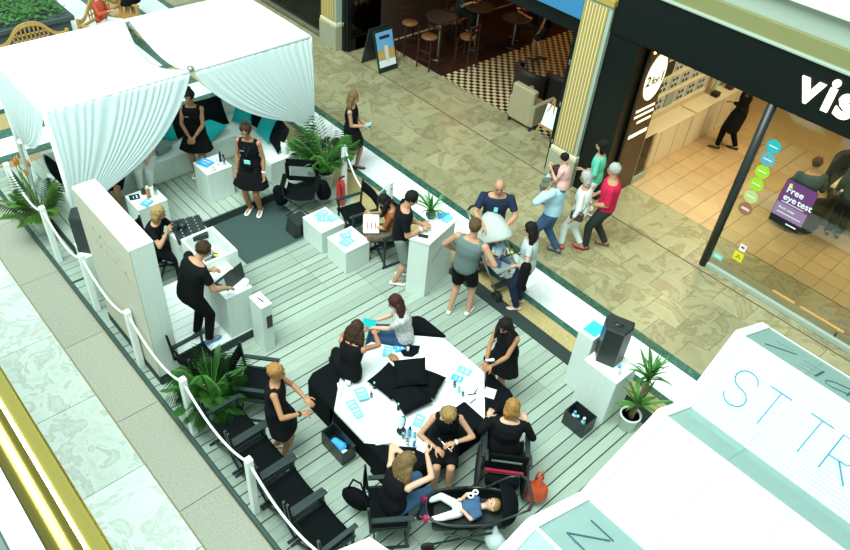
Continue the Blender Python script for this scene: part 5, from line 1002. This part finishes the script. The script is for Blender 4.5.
# things in hands
t = thing('camera', 'black camera held by the blonde woman at booth', 'camera', (-8.36, 3.36, 1.14), R(-52)); MB().box((0, 0, 0), (.13, .07, .09), .012).obj('body', 'black_plastic', t); MB().cap((0, .03, 0), (0, .13, 0), .042, .044, 12, True, True).obj('lens', 'black_plastic', t, True); MB().box((0, -.01, .055), (.05, .05, .03), .008).obj('viewfinder', 'black_plastic', t)
t = thing('shopping_bag', 'white paper bag with red letters on the seated lap', 'bag', (-7.12, 6.02, .56), R(52)); MB().box((0, 0, .13), (.26, .09, .30), .012, 0, R(-30)).obj('body', 'white_paper', t)
for i in range(3): MB().box((-.06+.06*i, -.052-.01, .15), (.012, .006, .10), 0, R(0), R(-30)).obj('red_mark', 'red_paint', t)
o = MB().box((0, 0, 0), (.20, .14, .01), .003).obj('folder', 'turquoise'); o.location = (-5.36, 4.56, .74); o.rotation_euler = (R(35), R(20), R(60)); tag(o, 'turquoise folder held by the woman in patterned top', 'folder')
o = MB().box((0, 0, 0), (.12, .16, .01), .003).obj('flyer', 'sky_paper'); o.location = (-9.19, 7.60, .97); o.rotation_euler = (R(30), 0, R(-50)); tag(o, 'blue flyer held by the walking blonde woman', 'flyer')
o = MB().cap((0, 0, 0), (.10, .0, .10), .016, .022, 10).obj('cream_tube', 'white_paint', None, True); o.location = (-3.78, 5.22, .93); tag(o, 'white tube in the hands of the dark haired beautician', 'tube'); MB().cap((-.02, 0, -.02), (0, 0, 0), .012, .014, 8).obj('cap', 'black_plastic', o, True)
o = MB().cap((0, 0, 0), (.16, .02, -.04), .013, .015, 10).obj('applicator', 'chrome', None, True); o.location = (-3.30, 3.98, .80); tag(o, 'silver applicator in the hands of the blonde beautician', 'applicator'); MB().cap((-.035, 0, .01), (0, 0, 0), .018, .016, 8).obj('tip', 'black_plastic', o, True)
o = MB().box((0, 0, 0), (.09, .10, .004), .001).obj('tissue', 'white_paper'); o.location = (-3.14, 3.48, 1.32); o.rotation_euler = (R(40), R(10), R(30)); tag(o, 'white tissue held up by the long haired woman', 'tissue')
# handbag on the chair of the long haired woman
t = thing('handbag', 'black handbag hanging at the chair of long haired woman', 'bag', (-3.55, 2.92, .34), R(20)); mb = MB(); mb.ell((0, 0, 0), (.20, .09, .17)); mb.obj('body', 'black_cloth', t, True); MB().tube([(-.12, 0, .12), (-.05, 0, .36), (.05, 0, .36), (.12, 0, .12)], .012, 6).obj('strap', 'black_cloth', t, True)
for i, (x, y, rz, lb) in enumerate(((-8.98, 5.52, 30, 'black jacket bundle hung over the left arm of camp chair'), (-8.68, 6.20, 10, 'black jacket hung over the right arm of camp chair'))):
    o = remesh(MB().ell((0, 0, .2), (.13, .17, .26)).ell((.05, .06, .12), (.10, .12, .18)).ell((-.05, -.05, .34), (.09, .13, .14)), 'jacket', .02, 2); o = link('jacket', o, 'black_cloth', None, True); at(o, (x+(-.0), y, .22), R(rz)); o.scale = (.8, .8, .8); tag(o, lb, 'jacket', 'jackets on the camp chair')
# ================================================================== STROLLERS AND WHEELCHAIR
def wheel(t, c, r, ax, w=.03, m='rubber'):
    a = Matrix.Translation(c) @ V(ax).to_track_quat('Z', 'Y').to_matrix().to_4x4(); o = MB().lathe([(r*.78, -w/2), (r*.95, -w/2), (r, -w/4), (r, w/4), (r*.95, w/2), (r*.78, w/2), (r*.78, -w/2)], n=20, mt=a).obj('wheel', m, t, True); MB().lathe([(.001, -w*.3), (r*.25, -w*.3), (r*.25, w*.3), (.001, w*.3)], n=10, mt=a).obj('hub', 'steel', o)
    for i in range(3): d = a.to_3x3() @ V((math.cos(i*1.047), math.sin(i*1.047), 0)); MB().tube([V(c)-d*r*.8, V(c)+d*r*.8], .006, 5).obj('spoke', 'steel', o)
def child(label, loc, rz, tilt, top, bottom, shoes, hairm_, sc):  # reclining small child, head away from feet
    t = thing('child', label, 'person', loc, R(rz)); t.rotation_euler = (R(tilt), 0, R(rz)); t.scale = (sc, sc, sc); b = MB()
    b.ell((0, 0, .06), (.10, .15, .075)); b.ell((0, -.13, .05), (.085, .08, .07)); b.cap((0, .14, .06), (0, .2, .07), .04, .04); b.ell((0, .28, .08), (.078, .09, .085)); b.ell((0, .255, .13), (.05, .05, .035)); b.ell((0, .265, .168), (.012, .014, .012))
    for s in (-1, 1):
        b.ell((s*.078, .28, .075), (.012, .02, .025)); b.cap((s*.10, .10, .07), (s*.17, -.01, .09), .035, .028); b.cap((s*.17, -.01, .09), (s*.08, -.09, .14), .028, .022); b.ell((s*.075, -.10, .145), (.024, .026, .02))
        b.cap((s*.06, -.16, .06), (s*.14, -.34, .15), .05, .038); b.cap((s*.14, -.34, .15), (s*.13, -.52, .09), .038, .028); b.cap((s*.13, -.52, .10), (s*.13, -.53, .16), .026, .02)
        for i in range(4): b.cap((s*.075+.011*(i-1.5), -.11, .15), (s*.07+.012*(i-1.5), -.14, .155), .0075, .006, 6)
        b.cap((s*.075-s*.02, -.09, .15), (s*.045, -.105, .165), .008, .006, 6)
    link('body', remesh(b, 'body', .011, 2), 'skin_l', t, True)
    c = MB(); c.ell((0, 0, .06), (.112, .165, .088)); 
    for s in (-1, 1): c.cap((s*.10, .10, .07), (s*.16, .0, .09), .045, .040, 10, False, True)
    link('top', remesh(c, 'top', .013, 2), top, t, True); c = MB(); c.ell((0, -.13, .05), (.098, .092, .082))
    for s in (-1, 1): c.cap((s*.06, -.16, .06), (s*.14, -.34, .15), .06, .048); c.cap((s*.14, -.34, .15), (s*.13, -.49, .095), .048, .036, 10, False, True)
    link('tights', remesh(c, 'tights', .013, 2), bottom, t, True)
    for s in (-1, 1): MB().ell((s*.13, -.55, .135), (.038, .036, .068)).obj('shoe', shoes, t, True); MB().ell((s*.03, .262, .163), (.01, .008, .006), None, 8, 6).obj('eye', 'eye', t, True)
    MB().ell((0, .225, .163), (.02, .008, .006), None, 8, 6).obj('mouth', 'lip', t, True)
    link('hair', remesh(MB().ell((0, .30, .07), (.088, .092, .088)).ell((0, .33, .09), (.07, .06, .07)), 'hair', .012, 2), hairm_, t, True)
st = thing('stroller', 'grey hooded stroller between the bald man and the woman', 'stroller', (-5.53, 7.33, FZ), R(-100)); st.scale = (1.1, 1.1, 1.1)
for s in (-1, 1):
    MB().tube([(.22*s, -.52, 1.02), (.23*s, -.30, .78), (.24*s, .10, .42), (.22*s, .42, .10)], .015, 8).obj('frame_tube', 'steel', st, True); MB().tube([(.24*s, -.02, .55), (.25*s, -.38, .12)], .015, 8).obj('frame_tube', 'steel', st, True)
    for q in (-.03, .03): wheel(st, (.22*s+q, .42, .085), .085, (1, 0, 0), .025); 
    wheel(st, (.27*s, -.40, .11), .11, (1, 0, 0), .03)
    MB().tube([(.22*s, -.52, 1.02), (.14*s, -.56, 1.03)], .02, 8).obj('grip', 'rubber', st, True)
MB().tube([(-.14, -.56, 1.03), (.14, -.56, 1.03)], .016, 8).obj('handle', 'rubber', st, True)
MB().bar((-.26, -.40, .11), (.26, -.40, .11), .02, .02).obj('axle', 'steel', st)
MB().bar((-.22, .30, .16), (.22, .30, .16), .10, .02).obj('footrest', 'black_plastic', st)
mb = MB(); mb.grid(lambda u, v: ((u-.5)*.40, -.26+.50*v if v < .6 else .04+.28*(v-.6)/.4, .86-.42*v/.6 if v < .6 else .44+.0*(v)), 6, 12); mb.obj('seat', 'grey_fabric', st, True).modifiers.new('t', 'SOLIDIFY').thickness = .02
mb = MB(); mb.grid(lambda u, v: (.25*math.cos(math.pi*u), -.30+.52*math.sin(v*1.25)*(.25+.75*math.sin(math.pi*u)), .60+(.50-.10*v)*math.sin(math.pi*u)**.8*math.cos((v-.3)*.9)), 16, 10); mb.obj('hood', 'stroller_grey', st, True).modifiers.new('t', 'SOLIDIFY').thickness = .01
MB().box((0, -.18, .24), (.36, .34, .14), .03).obj('basket', 'c_char', st); MB().tube([(-.22, .02, .62), (-.16, .22, .62), (.16, .22, .62), (.22, .02, .62)], .014, 6).obj('bumper_bar', 'black_plastic', st, True)
child('little child sitting in the grey hooded stroller', (-5.53, 7.33, .54), 80, 55, 'c_sky', 'c_denim', 'shoe_white', 'hair_brown', .72)
o = MB().ell((0, 0, 0), (.035, .03, .03), None, 10, 6).obj('toy', 'circle_green', None, True); o.location = (-5.26, 7.37, .66); tag(o, 'small green and red toy on the grey stroller', 'toy'); MB().ell((-.03, .03, .02), (.022, .022, .022), None, 8, 6).obj('knob', 'red_paint', o, True)
pr_ = thing('pram', 'black pram with a sleeping baby at the bottom of view', 'pram', (-2.56, 3.76, 0), R(142))   # +y points to the feet end
def tub(u, v):
    a = 2*math.pi*u; k = .55+.45*math.sin(math.pi*v/2); x = .24*k*math.copysign(abs(math.cos(a))**.7, math.cos(a)); y = .50*k*math.copysign(abs(math.sin(a))**.7, math.sin(a)); return (x, y, .30+.26*v)
mb = MB(); mb.grid(tub, 28, 8); mb.obj('carrycot', 'black_canvas', pr_, True).modifiers.new('t', 'SOLIDIFY').thickness = .025
MB().box((0, 0, .40), (.40, .86, .06), .03).obj('mattress', 'c_char', pr_); MB().tube([tub(i/28, 1) for i in range(29)], .018, 8).obj('rim', 'black_plastic', pr_, True)
mb = MB(); mb.grid(lambda u, v: (.255*math.cos(math.pi*u), -.33-.22*math.sin(v*1.45)*(.35+.65*math.sin(math.pi*u)), .56+.26*math.sin(math.pi*u)*math.cos(v*1.2)), 16, 8); mb.obj('hood', 'black_canvas', pr_, True).modifiers.new('t', 'SOLIDIFY').thickness = .012
for s in (-1, 1):
    MB().tube([(.22*s, .28, .36), (.24*s, -.42, .07)], .014, 8).obj('frame_tube', 'black_paint', pr_, True); MB().tube([(.22*s, -.28, .36), (.2*s, .46, .08)], .014, 8).obj('frame_tube', 'black_paint', pr_, True); MB().tube([(.22*s, .0, .40), (.24*s, -.46, .76), (.22*s, -.60, .82)], .014, 8).obj('handle_tube', 'black_paint', pr_, True); wheel(pr_, (.27*s, -.42, .10), .10, (1, 0, 0), .035); wheel(pr_, (.22*s, .46, .08), .08, (1, 0, 0), .03)
MB().tube([(-.22, -.60, .82), (-.14, -.66, .84), (.14, -.66, .84), (.22, -.60, .82)], .02, 8).obj('handle', 'rubber', pr_, True)
o = MB().lathe([(.022, -.008), (.04, -.008), (.04, .008), (.022, .008), (.022, -.008)], n=16).obj('ring_toy', 'white_paint', pr_, True); o.location = (.10, -.02, .62); o2 = MB().lathe([(.02, -.008), (.036, -.008), (.036, .008), (.02, .008), (.02, -.008)], n=16).obj('ring_toy', 'white_paint', pr_, True); o2.location = (.14, -.08, .62)
child('sleeping baby in white tights and pink shoes in the pram', (-2.545, 3.765, .49), 322, 8, 'c_denim', 'c_white', 'c_fuchsia', 'hair_gold', .92)
o = remesh(MB().ell((0, 0, 0), (.13, .10, .16)).ell((.05, .03, -.05), (.10, .09, .12)).cap((0, 0, .12), (-.03, 0, .28), .05, .02), 'bag', .02, 1); o = link('plastic_bag', o, 'drape', None, True); o.location = (-2.20, 3.86, .20); tag(o, 'white plastic bag hanging under the pram handle', 'bag')
wc = thing('wheelchair', 'black wheelchair with crimson cushion edge under the jacket woman', 'wheelchair', (-2.80, 4.60, 0), R(132-90))
for s in (-1, 1):
    wheel(wc, (.29*s, -.10, .30), .30, (1, 0, 0), .03); wheel(wc, (.22*s, .42, .09), .09, (1, 0, 0), .03); MB().tube([(.25*s, -.28, .96), (.25*s, -.22, .50), (.24*s, .26, .48), (.22*s, .42, .10)], .014, 8).obj('frame_tube', 'black_paint', wc, True); MB().bar((.26*s, -.20, .70), (.26*s, .20, .70), .06, .03).obj('armrest', 'black_plastic', wc); MB().tube([(.25*s, -.28, .94), (.25*s, -.42, .96)], .018, 8).obj('push_handle', 'rubber', wc, True); MB().box((.16*s, .48, .12), (.14, .16, .02), .006).obj('footplate', 'black_plastic', wc)
MB().box((0, .02, .49), (.46, .44, .05), .02).obj('seat', 'black_canvas', wc); MB().box((0, -.26, .74), (.48, .035, .34), .015, 0, R(6)).obj('backrest', 'black_canvas', wc); MB().box((0, -.272, .56), (.46, .03, .07), .012).obj('cushion_edge', 'crimson', wc); MB().box((0, -.30, .40), (.40, .12, .18), .03).obj('rear_pouch', 'black_canvas', wc)
MB().box((0, -.285, .78), (.36, .01, .035), .003, 0, R(6)).obj('lettering_band', 'letter_grey', wc)
t = thing('carrier_bag', 'orange red carrier bag hanging on the wheelchair', 'bag', (-2.30, 4.70, 0), R(42)); me = remesh(MB().ell((0, 0, .25), (.15, .10, .16)).ell((0, 0, .17), (.16, .11, .12)).cap((0, 0, .36), (0, 0, .52), .07, .03), 'bag', .018, 2); link('body', me, 'orange_bag', t, True); MB().tube([(-.05, 0, .48), (-.04, 0, .62), (.02, 0, .64), (.04, 0, .50)], .012, 6).obj('handle', 'orange_bag', t, True)
# ================================================================== CAFE
ab = thing('sandwich_board', 'black sandwich board with a blue drinks poster outside the cafe', 'sign', (-12.55, 10.70, FZ))
def leaf_board(s):
    mt = Matrix.Translation((.34*s, 0, 0)) @ Matrix.Rotation(R(-16*s), 4, 'Y'); q = MB().bx(-.015, .015, -.29, .29, .0, .98, .006); me = q.mesh('panel'); me.transform(mt); o = link('panel', me, 'black_paint', ab); return mt, o
for s in (1, -1):
    mt, o = leaf_board(s); sx = .016*s
    for nm, mb, m_ in (('poster', MB().bx(sx-.001, sx+.001, -.25, .25, .12, .92), 'poster_blue'), ('poster_ground', MB().bx(sx*1.15-.001, sx*1.15+.001, -.25, .25, .30, .52), 'poster_sand'), ('poster_foot', MB().bx(sx*1.15-.001, sx*1.15+.001, -.25, .25, .12, .28), 'white_paper'), ('poster_glass', MB().bx(sx*1.3-.001, sx*1.3+.001, -.04, .06, .24, .60), 'cream_paper'), ('poster_title', MB().bx(sx*1.3-.001, sx*1.3+.001, -.15, .15, .76, .83), 'c_navy')):
        me = mb.mesh(nm); me.transform(mt); link(nm, me, m_, ab)
def bar_chair(label, loc, rz):
    t = thing('bar_chair', label, 'chair', loc, R(rz), 'wooden bar chairs in the cafe')
    for sx in (-1, 1):
        MB().bar((.19*sx, .19, 0), (.17*sx, .17, .74), .03, .03).obj('leg', 'cafe_wood', t); MB().bar((.19*sx, -.2, 0), (.18*sx, -.20, 1.12), .03, .03).obj('leg', 'cafe_wood', t)
    for z in (.25, .45): MB().bar((-.18, .18, z), (.18, .18, z), .02, .03).obj('stretcher', 'cafe_wood', t)
    for z in (.92, 1.06): MB().bar((-.18, -.2, z), (.18, -.2, z), .02, .06).obj('back_rail', 'cafe_wood', t)
    MB().lathe([(.001, .74), (.19, .74), (.20, .76), (.19, .79), (.001, .79)], n=18).obj('seat', 'cafe_seat', t, True)
for lb, l, rz in (('bar chair nearest to the walkway in the cafe', (-11.85, 11.62, FZ), 190), ('bar chair behind the nearest one at the high table', (-12.7, 11.75, FZ), 250), ('bar chair on the far side of the high table', (-12.2, 12.75, FZ), 20), ('bar chair deep in the cafe beside checkered floor', (-11.35, 12.4, FZ), 100), ('bar chair under the cafe guest in grey shirt', (-12.62, 13.28, FZ), -70)): bar_chair(lb, l, rz)
def round_table(label, loc, h, r):
    t = thing('round_table', label, 'table', loc, 0, 'round cafe tables'); MB().lathe([(.001, h-.03), (r, h-.03), (r, h), (.001, h)], n=24).obj('top', 'cafe_brown', t); MB().lathe([(.03, .03), (.03, h-.03)], n=10).obj('pillar', 'steel', t); MB().lathe([(.001, 0), (.24, 0), (.22, .03), (.001, .03)], n=18).obj('base', 'cafe_wood', t)
round_table('high round table behind the sandwich board', (-12.1, 12.2, FZ), 1.05, .38); round_table('high round table further back in the cafe', (-12.0, 13.4, FZ), 1.05, .38); round_table('low round table in the back of the cafe', (-11.5, 14.3, FZ), .74, .36)
t = thing('cream_armchair', 'cream armchair with its back to the walkway', 'armchair', (-8.66, 11.70, FZ)); MB().bx(-.31, .31, -.32, -.16, .10, .92, .03).obj('backrest', 'cafe_cream', t); MB().bx(-.31, .31, -.16, .42, .10, .42, .03).obj('seat', 'tan_leather', t)
for s in (-1, 1):
    MB().bx(s*.31-.06*(s > 0)*0-.05, s*.31+.05, -.30, .42, .10, .62, .03).obj('arm', 'cafe_cream', t)
    for y in (-.26, .36): MB().bx(s*.30-.025, s*.30+.025, y-.025, y+.025, 0, .10).obj('leg', 'black_paint', t)
def tub_chair(label, loc, rz):
    t = thing('tub_chair', label, 'chair', loc, R(rz), 'dark tub chairs in the cafe'); MB().lathe([(.001, .06), (.32, .06), (.34, .40), (.001, .42)], n=22).obj('seat', 'cafe_brown', t, True); mb = MB(); mb.grid(lambda u, v: (.38*math.cos(math.pi*(1+u)), .38*math.sin(math.pi*(1+u)), .08+(.74-.12*abs(2*u-1)**2)*v), 18, 6); mb.obj('backrest', 'cafe_brown', t, True).modifiers.new('t', 'SOLIDIFY').thickness = -.08
    for a in range(4): MB().tube([(.2*math.cos(.8+a*1.57), .2*math.sin(.8+a*1.57), 0), (.2*math.cos(.8+a*1.57), .2*math.sin(.8+a*1.57), .08)], .02, 6).obj('leg', 'black_paint', t)
tub_chair('dark brown tub chair just behind the cream armchair', (-9.35, 12.60, FZ), -10); tub_chair('dark brown tub chair to the right of the other tub chair', (-8.75, 13.0, FZ), 20); round_table('low dark table with papers by cream armchair', (-8.1, 12.35, FZ), .5, .36)
t = thing('easel', 'wooden easel with a board beside the cafe entrance', 'easel', (-7.80, 11.30, FZ)); 
for a, b in (((-.28, -.12, 0), (0, .05, 1.05)), ((.26, -.12, 0), (0, .05, 1.05)), ((-.02, .32, 0), (0, .07, 1.02))): MB().tube([a, b], .018, 6).obj('leg', 'pine', t)
MB().bar((-.20, -.06, .42), (.20, -.06, .42), .04, .03).obj('ledge', 'pine', t); MB().box((.03, -.02, .68), (.34, .02, .46), .004, 0, R(-14)).obj('board', 'white_paper', t)
for i, (x, y, z, e) in enumerate(((-12.3, 13.2, 2.35, 7), (-10.6, 14.8, 2.35, 11), (-11.8, 15.9, 2.3, 7))):
    t = thing('pendant_lamp', ('warm pendant lamp above the high tables in the cafe', 'warm pendant lamp above the checkered cafe floor', 'warm pendant lamp at the back of the cafe')[i], 'lamp', (x, y, z), 0, 'pendant lamps of the cafe'); MB().lathe([(.03, .18), (.14, 0), (.13, 0), (.02, .17)], n=16).obj('shade', 'cafe_brown', t, True); MB().tube([(0, 0, .17), (0, 0, 3.2-z)], .006, 5).obj('cord', 'rubber', t); MB().ell((0, 0, .03), (.05, .05, .05), None, 10, 8).obj('bulb', 'lamp_warm', t, True)
    l = bpy.data.lights.new('pendant', 'POINT'); l.energy = e*2.2; l.color = (1, .55, .22); l.shadow_soft_size = .1; lo = bpy.data.objects.new('pendant_light', l); COL.objects.link(lo); lo.parent = t; lo.location = (0, 0, -.06)
# ================================================================== OPTICIAN INTERIOR
c = thing('display_counter', 'long cream counter along the left wall of the optician', 'counter', (-6.29, 11.95, FZ)); MB().bx(0, .36, 0, 1.75, 0, .82, .01).obj('body', 'counter_cream', c); MB().bx(0, .39, 0, 1.75, .82, .86, .006).obj('top', 'counter_cream', c); MB().bx(0, .36, 1.80, 4.4, 0, .82, .01).obj('body', 'counter_cream', c); MB().bx(0, .39, 1.80, 4.4, .82, .86, .006).obj('top', 'counter_cream', c)
for y in (.6, 1.2, 2.4, 3.0, 3.6): MB().bx(.36, .366, y-.004, y+.004, .05, .80).obj('joint', 'grout', c)
MB().bx(.05, .34, 1.755, 1.795, 0, .80).obj('joint', 'cafe_brown', c)
w = thing('frame_display', 'wall display of spectacle frames above the cream counter', 'display', (-6.29, 11.95, FZ)); MB().bx(0, .04, 0, 2.5, 1.0, 2.6, .005).obj('backboard', 'shop_wall', w)
for r_ in range(4):
    MB().bx(.04, .10, .05, 2.45, 1.08+.38*r_, 1.10+.38*r_).obj('shelf', 'counter_cream', w)
    for k in range(6):
        if (r_, k) in ((2, 1), (0, 2)): MB().bx(.04, .07, .10+.4*k, .40+.4*k, 1.12+.38*r_, 1.42+.38*r_).obj('screen', 'black_plastic' if r_ == 2 else 'grey_fabric', w)
        else:
            MB().bx(.04, .06, .10+.4*k, .42+.4*k, 1.12+.38*r_, 1.42+.38*r_).obj('panel', 'frame_glass', w)
            for z in (1.19, 1.32):
                for q in (.17, .29): MB().lathe([(.028, -.003), (.036, -.003), (.036, .003), (.028, .003), (.028, -.003)], n=10, mt=Matrix.Translation((.066, q+.4*k, z+.38*r_)) @ Matrix.Rotation(R(90), 4, 'Y')).obj('lens_rim', 'c_slate', w)
for i, y in enumerate((14.75, 15.35)):
    t = thing('counter_mirror', ('tilted counter mirror nearer to the entrance in the optician', 'tilted counter mirror further back in the optician')[i], 'mirror', (-6.08, y, .78), R(-90), 'mirrors on the optician counter'); MB().box((0, 0, .05), (.16, .16, .10), .01).obj('base', 'cafe_brown', t); MB().box((0, -.04, .36), (.22, .02, .52), .005, 0, R(-10)).obj('frame', 'tan_leather', t); MB().box((0, -.028, .36), (.17, .006, .46), 0, 0, R(-10)).obj('glass', 'mint_plastic', t)
t = thing('glass_barrier', 'low glass barrier at the optician entrance', 'barrier', (-5.80, 11.62, FZ)); MB().bx(-.02, .03, -.02, .46, 0, .16, .005).obj('foot', 'mint_paint', t); MB().bx(0, .012, 0, .44, .16, 1.02).obj('pane', 'shop_glass', t); MB().tube([(.006, 0, 0), (.006, 0, 1.04)], .012, 6).obj('post', 'steel', t)
t = thing('leaflet_rack', 'red and yellow leaflets behind the glass barrier', 'rack', (-6.02, 11.80, FZ)); MB().bx(-.1, .1, -.1, .1, 0, .92, .01).obj('stand', 'counter_cream', t)
for i, m_ in enumerate(('red_paint', 'yellow', 'flower')): MB().box((-.05+.05*i, .0, 1.0), (.04, .12, .16), .004, R(10*i), R(-12)).obj('leaflet', m_, t)
t = thing('sales_desk', 'grey metal desk with screen behind the shop window', 'desk', (-2.1, 13.75, FZ), R(0)); MB().bx(-.75, .9, -.1, .5, 0, .74, .01).obj('body', 'steel', t); MB().bx(-.8, .95, -.15, .55, .74, .78, .006).obj('top', 'counter_cream', t)
t = thing('computer_screen', 'flat screen glowing blue on the sales desk', 'screen', (-2.45, 14.0, .70), R(20)); MB().box((0, 0, .015), (.22, .16, .03), .006).obj('foot', 'black_plastic', t); MB().box((0, .03, .15), (.04, .03, .26), .004).obj('neck', 'black_plastic', t); MB().box((0, 0, .32), (.42, .03, .28), .006).obj('bezel', 'black_plastic', t); MB().box((0, -.017, .32), (.38, .004, .24)).obj('panel', 'screen_blue', t)
tub_chair('dark round chair under the man in blue grey jacket', (-3.12, 13.22, FZ), 40)
tub_chair('brown round chair at the far side of the sales desk', (-2.9, 14.9, FZ), 200)
for i, (x, y) in enumerate(((-4.6, 12.6), (-4.6, 14.6), (-1.8, 12.6), (-1.8, 14.6))):
    t = thing('ceiling_light', ('left front', 'left rear', 'right front', 'right rear')[i]+' recessed ceiling light of the optician shop', 'light', (x, y, 3.14), 0, 'ceiling lights of the optician'); MB().bx(-.32, .32, -.32, .32, -.02, 0, .004).obj('frame', 'white_paint', t); MB().bx(-.28, .28, -.28, .28, -.026, -.02).obj('diffuser', 'lit_disc', t)
    l = bpy.data.lights.new('shop_panel', 'AREA'); l.energy = 24; l.color = (1, .80, .48); l.size = .55; lo = bpy.data.objects.new('shop_panel_light', l); COL.objects.link(lo); lo.parent = t; lo.location = (0, 0, -.035)
